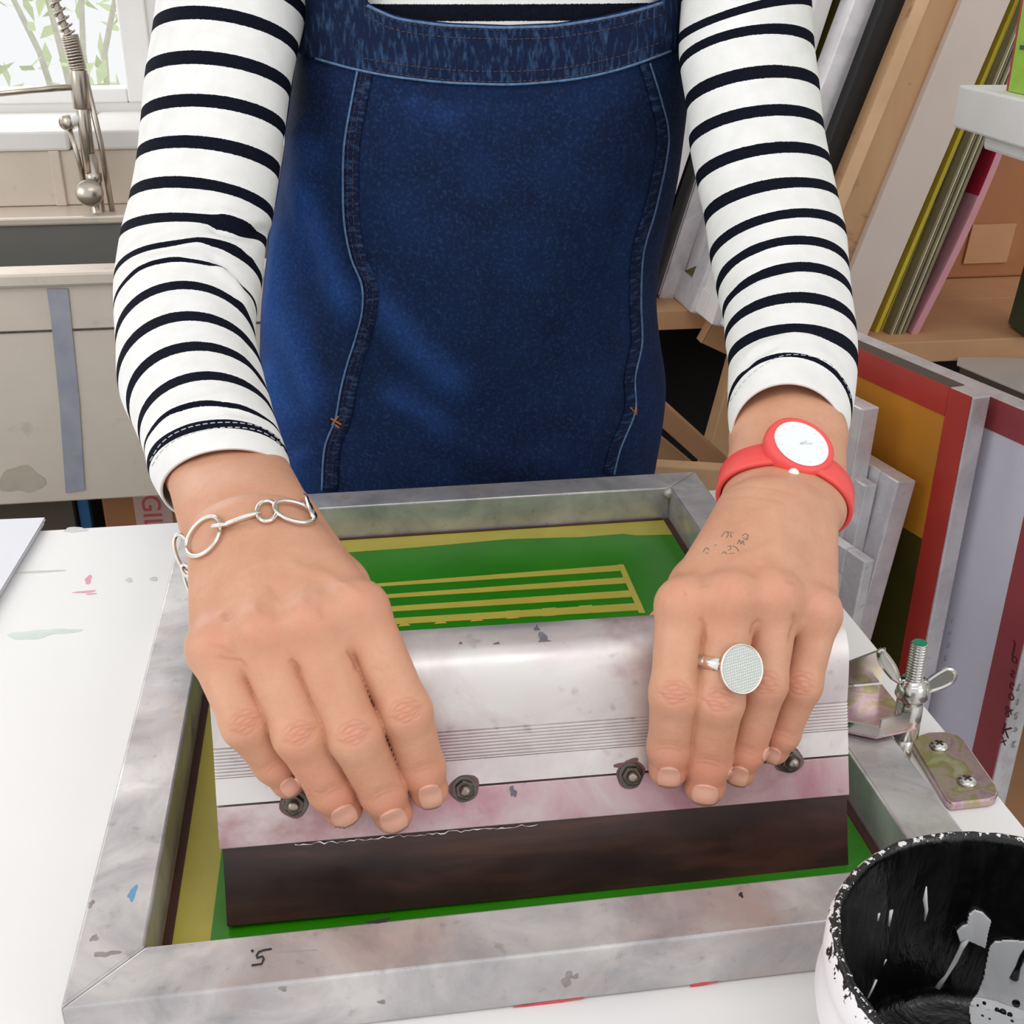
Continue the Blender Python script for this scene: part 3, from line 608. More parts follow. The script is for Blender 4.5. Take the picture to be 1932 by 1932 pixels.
# ------------------------------------------------------------------ hinge clamp
HC = thing('hinge_clamp', 'zinc hinge clamp with wing nut gripping the right bar of the screen frame', 'clamp', (.385, .11, ZT))
def zfor(X, Y, py):
    lo, hi = .85, 1.2
    for _ in range(40):
        m = (lo + hi) / 2
        if pix((X, Y, m))[0, 1] > py: lo = m
        else: hi = m
    return lo
zp = Mat('passivated_zinc', .22, .9); zc = zp.noise(55, 3, .5, dist=1.2)
zp.col(zp.ramp(zc, [(.3, lin(204, 198, 178)), (.45, lin(178, 164, 120)), (.55, lin(204, 178, 184)), (.66, lin(188, 150, 166)), (.8, lin(186, 182, 150))])); M['zinc'] = zp.m
pl = [onZ(x, y, ZT + .0048) for x, y in ((1716, 1393), (1752, 1381), (1783, 1380), (1806, 1386), (1822, 1399), (1879, 1480), (1884, 1492), (1880, 1503), (1868, 1508), (1796, 1516), (1786, 1508))]
mk('base_plate', *prism(pl, (0, 0, -.0044)), M['zinc'], HC, bevel=.0008)
for x, y in ((1771, 1408), (1824, 1475)):
    c = onZ(x, y, ZT + .0049); s = mk('screw', *lathe([(.0046, 0), (.0044, .0008), (.003, .0019), (0, .0023)], c, (0, 0, 1), 24), M['steel'], HC, True)
    for a in (.5, .5 + math.pi / 2):
        d = V3(math.cos(a), math.sin(a), 0); d2 = V3(-d[1], d[0], 0); obox('screw_slot', c - d * .0022 - d2 * .0004 + V3(0, 0, .0016), d * .0044, d2 * .0008, V3(0, 0, .0008), M['dark_steel'], s)
mk('hinge_barrel', *tube([V3(.3685, .088, ZT + .0055), V3(.3685, .142, ZT + .0055)], .0048, 16), M['steel'], HC, True, .0005)
RX, RY = .3716, .1205
z0, z1, z2, z3 = ZT + .001, zfor(RX, RY, 1388), zfor(RX, RY, 1284), zfor(RX, RY, 1213)
mk('rod_foot', *lathe([(.0045, 0), (.0045, z1 - z0 + .001)], (RX, RY, z0), n=20), M['steel'], HC, True)
mk('sleeve', *lathe([(.0058, 0), (.0064, .0006), (.0064, (z2 - z1) * .62), (.0055, (z2 - z1) * .66), (.0064, (z2 - z1) * .7), (.0058, z2 - z1 + .001)], (RX, RY, z1), n=24), M['steel'], HC, True)
th = []; hh = z2
while hh < z3 - .0008: th += [(.0042, hh - z2), (.0042, hh - z2 + .0003), (.0031, hh - z2 + .0009)]; hh += .0015
rod = mk('threaded_rod', *lathe(th + [(.0040, z3 - z2 - .0004), (.0034, z3 - z2), (0, z3 - z2)], (RX, RY, z2), n=20), M['steel'], HC, True)
M['green_paint'] = plain('green_paint', (20, 130, 96), .5)
mk('green_tip', *lathe([(.0033, 0), (.0033, .0003), (0, .0003)], (RX, RY, z3 + .0001), n=20), M['green_paint'], rod)
wn = mk('wing_nut', *lathe([(.0072, -.003), (.0078, -.002), (.0066, .005), (.0050, .006)], (RX, RY, z2 - .006), n=24), M['steel'], HC, True)
for pts in ([(1697, 1288), (1690, 1262), (1676, 1240), (1662, 1226), (1658, 1238), (1666, 1258), (1682, 1278)], [(1748, 1286), (1768, 1272), (1788, 1262), (1801, 1268), (1798, 1284), (1778, 1296), (1752, 1304)]):
    P = spline([onY(x, y, RY) for x, y in pts], 4); v1 = tube(P, .0011, 6, closed=True)
    v2 = prism([p + V3(0, -.0005, 0) for p in P], (0, .001, 0)); mk('wing', *merge(v1, v2), M['steel'], wn, False)
jz = ZF + .0012
jp = [V3(.3345, .150, jz), V3(.372, .150, jz), V3(.372, .1115, jz), V3(.350, .1075, jz), V3(.3345, .1165, jz)]
mk('jaw_plate', *prism(jp, (0, 0, .0014)), M['zinc'], HC, bevel=.0003)
lift_ = V3(0, 0, .0125)
mk('jaw_flange', *prism([V3(.3345, .1515, jz + .0015), V3(.372, .1515, jz + .0015), V3(.372, .1515, jz + .0215), V3(.3345, .1515, jz + .0085)], (0, .0014, 0)), M['steel'], HC)
mk('jaw_lip', *merge(boxv((.3345, .1155, jz + .0016), (.0165, -.0085, 0), (.0006, .0012, 0), (0, 0, .0052)), boxv((.351, .1070, jz + .0016), (.0165, .0042, 0), (-.0004, .0012, 0), (0, 0, .0095))), M['steel'], HC)

# ------------------------------------------------------------------ ink tub
TC = V3(.3106, -.0776, .98)
IT = thing('ink_tub', 'round white plastic tub coated inside with black ink, in front of the screen frame corner', 'tub', (TC[0], TC[1], ZT))
tm = Mat('tub_plastic', .35); tn = tm.noise(240, 4, .65)
gm = tm.n('ShaderNodeNewGeometry'); sp = tm.n('ShaderNodeSeparateXYZ'); tm.l(gm.outputs['Position'], sp.inputs[0])
edge = tm.math('GREATER_THAN', tm.math('ADD', tn, tm.math('MULTIPLY', tm.math('SUBTRACT', sp.outputs[2], .974), 26)), .66)
tm.col(tm.mix(edge, lin(238, 234, 236), lin(18, 17, 18))); M['tub'] = tm.m
ot = [(.0555, -.0795), (.0575, -.040), (.0588, -.030), (.0620, -.0285), (.0628, -.024), (.0612, -.021), (.0606, -.0135), (.0618, -.011), (.0616, -.004), (.0602, -.0008), (.0590, 0), (.0578, -.0006), (.0572, -.003)]
wall = mk('wall', *lathe([(0, -.0795)] + ot, TC, n=96, caps=False), M['tub'], IT, True)
im = Mat('black_ink', .22); i1 = im.noise(60, 5, .6, stretch=(1, 1, .35), dist=.4)
g2 = im.n('ShaderNodeNewGeometry'); s2 = im.n('ShaderNodeSeparateXYZ'); im.l(g2.outputs['Position'], s2.inputs[0])
rimw = im.math('GREATER_THAN', im.math('ADD', im.noise(330, 3, .7), im.math('MULTIPLY', im.math('SUBTRACT', s2.outputs[2], .9805), 90)), .56)
im.col(im.mix(rimw, im.ramp(im.noise(150, 3), [(.5, lin(10, 10, 11)), (.75, lin(20, 20, 22))]), lin(226, 222, 224))).bump(i1, .003, .6).set('Roughness', im.ramp(i1, [(.35, .16), (.65, .5)])); M['ink_wet'] = im.m
il = Mat('ink_surface', .06); il.col(lin(8, 8, 9)).bump(il.noise(25, 2), .0025, .5); M['ink_pool'] = il.m
inner = [(.0609, -.0035), (.0607, -.0014), (.0600, .0002), (.0590, .0008), (.0578, .0004), (.0571, -.0022), (.0568, -.010), (.0560, -.030), (.0548, -.055), (.0542, -.066), (.0532, -.0700), (.050, -.0725), (.030, -.0732), (.0001, -.0735)]
rgn = random.Random(5); v, f = lathe(inner, TC, n=96, caps=False)
v = [p + V3(*( -nrm((p - TC) * V3(1, 1, 0)) * rgn.random() * .0008)) for p in v]
bmI = mk('ink_coat', v, f, M['ink_wet'], IT, True)
ink_bvh = BVHTree.FromPolygons([tuple(p) for p in v], list(f))
def hitp(bvh, x, y):
    d = nrm(ray(x, y)); h = bvh.ray_cast(Vector(CAM), Vector(d)); return (None, None) if h[0] is None else (np.array(h[0]), np.array(h[1]) * (-1 if Vector(h[1]).dot(Vector(d)) > 0 else 1))
def dab(name, pts, r, mat, bvh, parent, n=8, off=0., flat=.5):
    P, R_ = [], []
    for (x, y), rr in zip(pts, r):
        p, nn = hitp(bvh, x, y)
        if p is not None: P.append(p + nn * off); R_.append(rr)
    return mk(name, *tube(P, R_, n), mat, parent, True) if len(P) > 1 else None
M['white_glint'] = plain('ink_reflection', (238, 238, 240), .35)  # white reflections on the wet ink, painted as solid patches and streaks
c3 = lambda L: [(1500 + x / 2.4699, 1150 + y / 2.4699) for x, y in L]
dab('glint_streak', c3([(800, 1530), (775, 1580), (745, 1640), (705, 1705), (665, 1765)]), [.0016, .0011, .0011, .0010, .0012], M['white_glint'], ink_bvh, IT, off=-.0004)
dab('glint_streak', c3([(612, 1290), (606, 1350), (612, 1400), (604, 1450)]), [.0003, .0010, .0008, .0004], M['white_glint'], ink_bvh, IT, off=-.0002)
dab('glint_streak', c3([(448, 1400), (436, 1475)]), [.0009, .0006], M['white_glint'], ink_bvh, IT, off=-.0002)
dab('glint_streak', c3([(392, 1415), (385, 1450)]), [.0006, .0005], M['white_glint'], ink_bvh, IT, off=-.0002)
dab('glint_streak', c3([(380, 1725), (340, 1810)]), [.0006, .0006], M['white_glint'], ink_bvh, IT, off=-.0002)
dab('glint_streak', c3([(425, 1630), (412, 1660)]), [.0005, .0003], M['white_glint'], ink_bvh, IT, off=-.0002)
def patch(name, poly, mat, bvh, parent, off=.0003, step=4., clip=None):
    """raised patch on a surface: grid points inside an outline, cast onto the surface"""
    poly = np.array(poly, float); x0, y0 = poly.min(0); x1, y1 = poly.max(0); idx = {}; v, f = [], []
    def inside(x, y):
        c = False; j = len(poly) - 1
        for i in range(len(poly)):
            xi, yi = poly[i]; xj, yj = poly[j]
            if (yi > y) != (yj > y) and x < (xj - xi) * (y - yi) / (yj - yi) + xi: c = not c
            j = i
        return c
    nx, ny = int((x1 - x0) / step) + 2, int((y1 - y0) / step) + 2
    def vert(i, j):
        if (i, j) not in idx:
            x, y = x0 + i * step, y0 + j * step; p, nn = hitp(bvh, x, y)
            if p is None: idx[(i, j)] = None
            else: v.append(p + nn * off); idx[(i, j)] = len(v) - 1
        return idx[(i, j)]
    for i in range(nx):
        for j in range(ny):
            if inside(x0 + (i + .5) * step, y0 + (j + .5) * step):
                q = [vert(i, j), vert(i + 1, j), vert(i + 1, j + 1), vert(i, j + 1)]
                if None not in q: f.append(tuple(q))
    o = mk(name, v, f, mat, parent, True); m_ = o.modifiers.new('thick', 'SOLIDIFY'); m_.thickness = off * 1.5; m_.offset = 0
    return o
patch('glint_patch', c3([(835, 1395), (870, 1405), (912, 1445), (900, 1490), (885, 1570), (850, 1555), (815, 1540), (790, 1530), (765, 1540), (752, 1495), (775, 1470), (800, 1460), (808, 1415)]), M['white_glint'], ink_bvh, IT, .0006, 1.5)
patch('glint_patch', c3([(1250, 1545), (1067, 1541), (1000, 1537), (930, 1542), (906, 1570), (892, 1640), (880, 1710), (852, 1780), (816, 1830), (810, 1870), (818, 1930), (840, 2060), (1250, 2060)]), M['white_glint'], ink_bvh, IT, .0005, 2)
dab('ink_drip', c3([(1085, 1580), (1062, 1610), (1040, 1660), (1020, 1712)]), [.0014, .0012, .0010, .0017], M['ink_wet'], ink_bvh, IT, off=.0006)
for k, (x, y, r) in enumerate(((1032, 1830, .0020), (940, 1868, .0012), (968, 1878, .0016), (1000, 1890, .0012), (880, 1836, .0009), (850, 1846, .0006), (872, 1900, .0007), (905, 1915, .0006), (1010, 1925, .0008))):
    p, nn = hitp(ink_bvh, *c3([(x, y)])[0]); mk('ink_drop', *lathe([(r, .0003), (r * .8, .0009), (0, .0012)], p, nn, 14), M['ink_wet'], IT, True)

# ------------------------------------------------------------------ the person
# distance-field modelling: round cones blended smoothly, meshed by surface nets
def seg(P, a, b, ra, rb):
    a = np.asarray(a, np.float32); b = np.asarray(b, np.float32); ba = b - a; pa = P - a
    t = np.clip((pa @ ba) / max(float(ba @ ba), 1e-9), 0, 1)
    return np.linalg.norm(pa - t[:, None] * ba, axis=1) - (ra + (rb - ra) * t)
def smin(a, b, k):
    h = np.maximum(k - np.abs(a - b), 0) / k; return np.minimum(a, b) - h * h * k * .25
def ell(P, c, ax, r):
    q = (P - np.asarray(c, np.float32)) @ np.asarray(ax, np.float32).T / np.asarray(r, np.float32)
    k = np.linalg.norm(q, axis=1); return (k - 1) * min(r)
def nets(field, lo, hi, h, coarse=4):
    lo = np.asarray(lo, float); n = np.ceil((np.asarray(hi) - lo) / (h * coarse)).astype(int); nf = n * coarse + 1
    g = np.stack(np.meshgrid(*[lo[i] + np.arange(n[i] + 1) * h * coarse for i in range(3)], indexing='ij'), -1).reshape(-1, 3).astype(np.float32)
    dc = field(g).reshape(n + 1)
    mnc = dc[:-1, :-1, :-1].copy(); act = np.zeros(n, bool); reach = h * coarse * 1.8
    for i in (0, 1):
        for j in (0, 1):
            for k in (0, 1): act |= np.abs(dc[i:i + n[0], j:j + n[1], k:k + n[2]]) < reach
    D = np.repeat(np.repeat(np.repeat(np.where(dc < 0, -1., 1.), coarse, 0), coarse, 1), coarse, 2)[:nf[0], :nf[1], :nf[2]].astype(np.float32)
    A = np.zeros(nf, bool); ia = np.argwhere(act)
    for i in range(coarse + 1):
        for j in range(coarse + 1):
            for k in range(coarse + 1): A[ia[:, 0] * coarse + i, ia[:, 1] * coarse + j, ia[:, 2] * coarse + k] = True
    pts = np.argwhere(A); out = np.empty(len(pts), np.float32)
    for s in range(0, len(pts), 200000): out[s:s + 200000] = field((lo + pts[s:s + 200000] * h).astype(np.float32))
    D[A] = out
    S = D < 0
    cnt = sum(S[i:nf[0] - 1 + i, j:nf[1] - 1 + j, k:nf[2] - 1 + k].astype(np.int8) for i in (0, 1) for j in (0, 1) for k in (0, 1))
    mask = (cnt > 0) & (cnt < 8); cells = np.argwhere(mask); idx = -np.ones(mask.shape, np.int64); idx[mask] = np.arange(len(cells))
    cor = [(i, j, k) for i in (0, 1) for j in (0, 1) for k in (0, 1)]
    val = np.stack([D[cells[:, 0] + c[0], cells[:, 1] + c[1], cells[:, 2] + c[2]] for c in cor], 1)
    acc = np.zeros((len(cells), 3)); num = np.zeros(len(cells))
    for a in range(8):
        for b in range(a + 1, 8):
            if sum(abs(cor[a][q] - cor[b][q]) for q in range(3)) != 1: continue
            m = (val[:, a] < 0) != (val[:, b] < 0); t = val[m, a] / (val[m, a] - val[m, b])
            acc[m] += np.array(cor[a]) + t[:, None] * (np.array(cor[b]) - np.array(cor[a])); num[m] += 1
    V = lo + (cells + acc / num[:, None]) * h
    F = []
    for ax in range(3):
        d = [0, 0, 0]; d[ax] = 1; u, v = [q for q in range(3) if q != ax]
        sl = tuple(slice(0, nf[q] - d[q]) for q in range(3)); sh_ = tuple(slice(d[q], nf[q]) for q in range(3))
        E = np.argwhere(S[sl] != S[sh_]); E = E[(E[:, u] > 0) & (E[:, v] > 0) & (E[:, u] < nf[u] - 1) & (E[:, v] < nf[v] - 1)]
        du = np.zeros(3, int); du[u] = 1; dv = np.zeros(3, int); dv[v] = 1
        q = [idx[tuple((E - o).T)] for o in (0 * du, du, du + dv, dv)]
        Q = np.stack(q, 1); neg = S[tuple(E.T)]
        if ax == 1: neg = ~neg
        Q[neg] = Q[neg][:, ::-1]; F.append(Q)
    F = np.concatenate(F); F = F[(F >= 0).all(1)]
    return V, outward(V - V.mean(0), F)
def vnormals(V, F):
    N = np.zeros_like(V); fn = np.cross(V[F[:, 2]] - V[F[:, 0]], V[F[:, 3]] - V[F[:, 1]])
    for k in range(4): np.add.at(N, F[:, k], fn)
    return N / (np.linalg.norm(N, axis=1)[:, None] + 1e-12)
def outward(V, F):
    q = V[F]; vol = (np.cross(q[:, 0], q[:, 1]) * q[:, 2]).sum() + (np.cross(q[:, 0], q[:, 2]) * q[:, 3]).sum()
    return F if vol > 0 else F[:, ::-1]
PXM = lambda px_, d: px_ * d / FPX        # pixels at a distance, in metres

def hand(fingers, wrist, carpals, thumb, fore, knuckle_r, bumps):
    """fingers: list of 4 x (MCP, PIP, DIP, TIP) with radii; returns a distance field"""
    fs = []
    for J, r in fingers: fs.append((J, r))
    def field(P):
        fd = None
        for J, r in fs:
            d = seg(P, J[0], J[1], r[0] * 1.02, r[1] * .98); d = smin(d, seg(P, J[1], J[2], r[1], r[2]), .0035); d = smin(d, seg(P, J[2], J[3], r[2], r[3]), .003)
            mid = (np.asarray(J[0]) * .45 + np.asarray(J[1]) * .55)
            d = smin(d, np.linalg.norm(P - np.asarray(J[3], np.float32), axis=1) - r[3] * 1.02, .002)
            fd = d if fd is None else smin(fd, d, .0006)
        pd = None
        for (J, r), cp, cr_ in zip(fs, carpals, [c[1] for c in carpals]):
            d = seg(P, cp[0], J[0], cp[1], r[0] * .98); pd = d if pd is None else smin(pd, d, .014)
        for a, b in zip(fs[:-1], fs[1:]):        # webbing between the knuckles
            m0 = (np.asarray(a[0][0]) + np.asarray(b[0][0])) / 2; pr = (np.asarray(a[0][1]) + np.asarray(b[0][1])) / 2
            pd = smin(pd, seg(P, m0, m0 * .86 + pr * .14, a[1][0] * .78, a[1][0] * .55), .008)
        for a, b, ra, rb in wrist: pd = smin(pd, seg(P, a, b, ra, rb), .016)
        for a, b, ra, rb in thumb: pd = smin(pd, seg(P, a, b, ra, rb), .008)
        d = smin(pd, fd, .0042)
        for c, r, k in bumps: d = smin(d, np.linalg.norm(P - np.asarray(c, np.float32), axis=1) - r, k)
        fd = None
        for a, b, ra, rb in fore:
            e_ = seg(P, a, b, ra, rb); fd = e_ if fd is None else smin(fd, e_, .016)
        d = smin(d, fd, .005)
        return d
    return field
def onFp(x, y, off): return onPl(x, y, SO + NF * off, NF)
def finger(mcp, md, pip, po, dip, do, tip, to, rp):
    J = [at(*mcp, md), onFp(*pip, po), onFp(*dip, do), onFp(*tip, to)]
    return J, [PXM(r, md) for r in rp]
LF = [finger((404, 1228), .4625, (463, 1365), .0205, (516, 1440), .0112, (543, 1474), .0068, (47, 44, 37, 30)),
      finger((494, 1204), .4555, (565, 1385), .0262, (624, 1490), .0128, (647, 1524), .0080, (50, 49, 43, 36)),
      finger((590, 1184), .4525, (668, 1385), .0285, (722, 1494), .0135, (741, 1534), .0086, (52, 51, 45, 37)),
      finger((681, 1154), .4575, (765, 1342), .0245, (797, 1448), .0128, (809, 1489), .0082, (51, 49, 43, 36))]
RF = [finger((1540, 1162), .4865, (1512, 1292), .0205, (1478, 1384), .0105, (1461, 1415), .0062, (42, 37, 31, 26)),
      finger((1464, 1132), .4765, (1444, 1290), .0262, (1409, 1415), .0122, (1395, 1455), .0072, (44, 40, 36, 29)),
      finger((1380, 1134), .4715, (1357, 1322), .0285, (1337, 1436), .0130, (1330, 1482), .0086, (46, 46, 43, 38)),
      finger((1285, 1146), .4755, (1274, 1308), .0245, (1264, 1408), .0128, (1261, 1450), .0082, (46, 47, 42, 36))]
# left of the picture
Lc = [(at(408, 1015, .508), .0120), (at(452, 1000, .501), .0126), (at(502, 998, .501), .0126), (at(550, 1008, .507), .0124)]
Lw = [(at(400, 978, .542), at(373, 888, .588), .0152, .0152), (at(522, 965, .540), at(478, 880, .586), .0154, .0156), (at(458, 968, .538), at(426, 884, .588), .0162, .0182)]
Lt = [(at(560, 990, .532), at(640, 1110, .503), .0120, .0118), (at(640, 1110, .503), SO + SU * .062 + NF * -.036 + UP * .100, .0116, .0105), (SO + SU * .062 + NF * -.036 + UP * .100, SO + SU * .078 + NF * -.0355 + UP * .082, .0105, .0088)]
Lfo = [(at(373, 888, .588), at(318, 600, .700), .0152, .018), (at(478, 880, .586), at(392, 592, .700), .0156, .018), (at(426, 884, .588), at(354, 592, .700), .0182, .023)]
Lb = []
for (J, r) in LF: pass
def kn(x, y, d, r): return (at(x, y, d), r, .010)
Lb += [kn(399, 1213, .4575, .0062), kn(491, 1186, .4500, .0062), kn(587, 1166, .4475, .0064), kn(676, 1138, .4530, .0056)]
Rc = [(at(1530, 985, .527), .0118), (at(1484, 965, .520), .0124), (at(1440, 963, .520), .0124), (at(1400, 975, .527), .0122)]
Rw = [(at(1540, 960, .548), at(1540, 822, .582), .0140, .0136), (at(1418, 950, .550), at(1434, 822, .583), .0142, .0136), (at(1480, 945, .545), at(1488, 820, .583), .0158, .0172)]
Rt = [(at(1385, 1000, .545), at(1318, 1110, .516), .0120, .0118), (at(1318, 1110, .516), SO + SU * .198 + NF * -.036 + UP * .100, .0118, .0105), (SO + SU * .198 + NF * -.036 + UP * .100, SO + SU * .184 + NF * -.0355 + UP * .082, .0105, .0088)]
Rfo = [(at(1540, 822, .582), at(1522, 590, .680), .0136, .017), (at(1434, 822, .583), at(1452, 590, .680), .0136, .017), (at(1488, 820, .583), at(1487, 590, .680), .0172, .022)]
Rb = []
Rb += [kn(1543, 1148, .4818, .0058), kn(1466, 1118, .4718, .0060), kn(1382, 1118, .4662, .0062), kn(1288, 1130, .4715, .0056)]
HV = .00065
def bounds(F_, extra, pad=.016):
    P = np.array([j for J, r in F_ for j in J] + extra); return P.min(0) - pad, P.max(0) + pad
def build_hand(F_, c, w, t, fo, b):
    fld = hand(F_, w, c, t, fo, 0, b); ex = [s[0] for s in w] + [s[1] for s in w] + [s[0] for s in t] + [s[1] for s in t] + [c_[0] for c_ in c] + [s[1] for s in fo]
    lo, hi = bounds(F_, ex, .022)
    return nets(fld, lo, hi, HV)
LV, LFc = build_hand(LF, Lc, Lw, Lt, Lfo, Lb)
RV, RFc = build_hand(RF, Rc, Rw, Rt, Rfo, Rb)
def polydist(Q, pts):
    """distance of 2-D points to a polyline, and the fraction along it"""
    best = np.full(len(Q), 1e9); frac = np.zeros(len(Q)); pts = np.array(pts, float); n = len(pts) - 1
    for i in range(n):
        a, b = pts[i], pts[i + 1]; t = np.clip(((Q - a) @ (b - a)) / ((b - a) @ (b - a) + 1e-9), 0, 1); d = np.linalg.norm(Q - a - t[:, None] * (b - a), axis=1)
        m = d < best; best[m] = d[m]; frac[m] = (i + t[m]) / n
    return best, frac
def skin_detail(V, F, fingers_px, lines):
    N = vnormals(V, F); Q = pix(V); view = V - CAM; view /= np.linalg.norm(view, axis=1)[:, None]
    face = np.clip(-(N * view).sum(1) * 2.2, 0, 1); q = Q[:, :2]; disp = np.zeros(len(V)); red = np.zeros(len(V)); dark = np.zeros(len(V)); shine = np.zeros(len(V))
    rd = random.Random(4)
    for mcp, pip, dip, tip, wd in fingers_px:
        mcp, pip, dip, tip = map(np.array, (mcp, pip, dip, tip)); t = nrm(dip - mcp); s = np.array([-t[1], t[0]])
        l = (q - pip) @ t; m = (q - pip) @ s; lim = np.exp(-(np.abs(m) / (wd * .70)) ** 4) * (np.abs(l) < 60)
        ov = np.exp(-((l / 26) ** 2 + (m / (wd * .62)) ** 2))
        red += .75 * ov; disp += .0005 * ov
        for o, c_, a in ((-24, .012, .55), (-15, .010, .9), (-6, .006, .8), (3, -.002, .85), (11, -.008, .9), (19, -.012, .6)):
            wob = 1.3 * np.sin(m * .21 + o) + rd.uniform(-1, 1)
            g_ = np.exp(-((l - o - c_ * m * m * (1) - wob) / 2.6) ** 2) * lim; disp -= .00055 * a * g_; dark += .34 * a * g_
        t2 = nrm(tip - pip); s2 = np.array([-t2[1], t2[0]]); l = (q - dip) @ t2; m = (q - dip) @ s2; lim = np.exp(-(np.abs(m) / (wd * .6)) ** 4) * (np.abs(l) < 40)
        for o, a in ((-9, .5), (-3, .8), (5, .6)):
            g_ = np.exp(-((l - o - .006 * m * m) / 2.6) ** 2) * lim; disp -= .00030 * a * g_; dark += .2 * a * g_
        red += .85 * np.exp(-(np.linalg.norm(q - (tip + t2 * 8), axis=1) / 46) ** 2) + .25 * np.exp(-(np.linalg.norm(q - dip, axis=1) / 36) ** 2)
        red += .5 * np.exp(-(np.linalg.norm(q - mcp - np.array([0, -14]), axis=1) / 40) ** 2)
    for pts, wdt, dep, dk in lines:
        d, fr_ = polydist(q, pts); tp_ = np.clip(np.minimum(fr_, 1 - fr_) * 5, 0, 1); g_ = np.exp(-(d / wdt) ** 2) * tp_
        disp += dep * g_; dark += dk * g_
    V2 = V + N * (disp * face)[:, None]
    return V2, red * face, np.clip(dark * face, 0, 1)
c1 = lambda L: [(300 + x / 2.415, 830 + y / 2.415) for x, y in L]
c2 = lambda L: [(1180 + x / 2.196, 680 + y / 2.196) for x, y in L]
lfp = [((404, 1218), (463, 1365), (516, 1440), (543, 1474), 40), ((494, 1194), (565, 1385), (624, 1490), (647, 1524), 44), ((590, 1174), (668, 1385), (722, 1494), (741, 1534), 46), ((681, 1142), (765, 1342), (797, 1448), (809, 1489), 44)]
rfp = [((1545, 1156), (1512, 1292), (1478, 1384), (1461, 1415), 34), ((1466, 1124), (1444, 1290), (1409, 1415), (1395, 1455), 37), ((1380, 1126), (1357, 1322), (1337, 1436), (1330, 1482), 42), ((1285, 1134), (1274, 1308), (1264, 1408), (1261, 1450), 43)]
L_lines = [(c1([(250, 800), (330, 770), (400, 745), (470, 700), (490, 640), (455, 570), (400, 545)]), 15, .0007, 0), (c1([(490, 640), (540, 700), (580, 740)]), 9, -.0008, .0), (c1([(560, 540), (640, 590), (760, 620), (860, 680), (940, 720)]), 12, .0011, 0),
           (c1([(330, 820), (300, 780)]), 10, -.0012, .04), (c1([(560, 830), (520, 760), (440, 770)]), 14, -.0009, .03), (c1([(770, 830), (740, 740), (650, 700)]), 14, -.0008, .02), (c1([(400, 590), (420, 640), (410, 700)]), 18, .0012, 0),
           (c1([(250, 990), (310, 1000), (370, 1010), (410, 1050)]), 4, -.0006, .14), (c1([(590, 1000), (620, 1020), (650, 1060)]), 4, -.0007, .16), (c1([(850, 950), (890, 1000), (905, 1060)]), 4, -.0008, .18),
           (c1([(210, 930), (290, 950), (350, 990)]), 5, -.0004, .06), (c1([(690, 1560), (700, 1600), (760, 1620)]), 3, -.0002, .04)]
R_lines = [(c2([(310, 1060), (325, 1100), (325, 1180)]), 4, -.0008, .18), (c2([(520, 1150), (530, 1100), (560, 1070)]), 4, -.0008, .15), (c2([(680, 1180), (690, 1130), (705, 1090), (695, 1040)]), 5, -.0011, .2), (c2([(240, 960), (260, 975)]), 3, -.0002, .2),
           (c2([(400, 540), (500, 520), (620, 530), (720, 560)]), 3, -.00025, .03), (c2([(390, 570), (520, 560), (680, 590)]), 3, -.0002, .02), (c2([(320, 870), (340, 940)]), 12, -.0008, .02), (c2([(560, 830), (520, 900)]), 12, -.0008, .02), (c2([(690, 850), (690, 930)]), 12, -.0009, .03),
           (c2([(430, 840), (520, 800), (640, 750)]), 11, .0008, 0), (c2([(600, 560), (640, 700), (650, 860)]), 12, .0007, 0)]
LV, lred, ldark = skin_detail(LV, LFc, lfp, L_lines)
RV, rred, rdark = skin_detail(RV, RFc, rfp, R_lines)

# ---- body: torso, neck and upper arms, joined to the forearms under the sleeves
TYC, TB_ = .60, .11                       # torso centre line and half depth
rows = [(-420, 640, 1210), (-300, 590, 1270), (-160, 562, 1298), (-60, 560, 1296), (100, 560, 1288), (200, 545, 1284), (330, 530, 1268), (400, 514, 1254), (490, 500, 1232), (560, 493, 1226), (640, 488, 1234), (720, 490, 1248), (800, 500, 1240), (900, 512, 1222), (1000, 520, 1216), (1250, 500, 1236), (1700, 470, 1260)]
rz = np.array([[onY(900, y, TYC)[2], onY(l, y, TYC)[0], onY(r, y, TYC)[0]] for y, l, r in rows])
zs_ = np.linspace(rz[-1, 0], rz[0, 0], 400); o_ = np.argsort(rz[:, 0])
def smooth1(x, w=9):
    k = np.hanning(w + 2)[1:-1]; k /= k.sum(); return np.convolve(np.pad(x, w // 2, 'edge'), k, 'valid')
zl = smooth1(np.interp(zs_, rz[o_, 0], rz[o_, 1]), 21); zr = smooth1(np.interp(zs_, rz[o_, 0], rz[o_, 2]), 21)
def torso(th, z, grow=0.):
    l, r = np.interp(z, zs_, zl), np.interp(z, zs_, zr); a = (r - l) / 2 + grow; c = (l + r) / 2
    ex = .86; sn, cs = np.sin(th), np.cos(th)
    bd = TB_ + grow - .012 * np.clip((z - 1.20) / .12, 0, 1)
    return np.stack([c + a * np.sign(sn) * np.abs(sn) ** ex, TYC - bd * np.sign(cs) * np.abs(cs) ** ex, z + 0 * th], -1)
xc = (zl[200] + zr[200]) / 2
Lel, Rel = at(353, 500, .738), at(1462, 430, .732)
Lsh, Rsh = at(462, -150, .850), at(1396, -170, .850)
La, Ra = (at(372, 600, .706), at(1487, 560, .687))
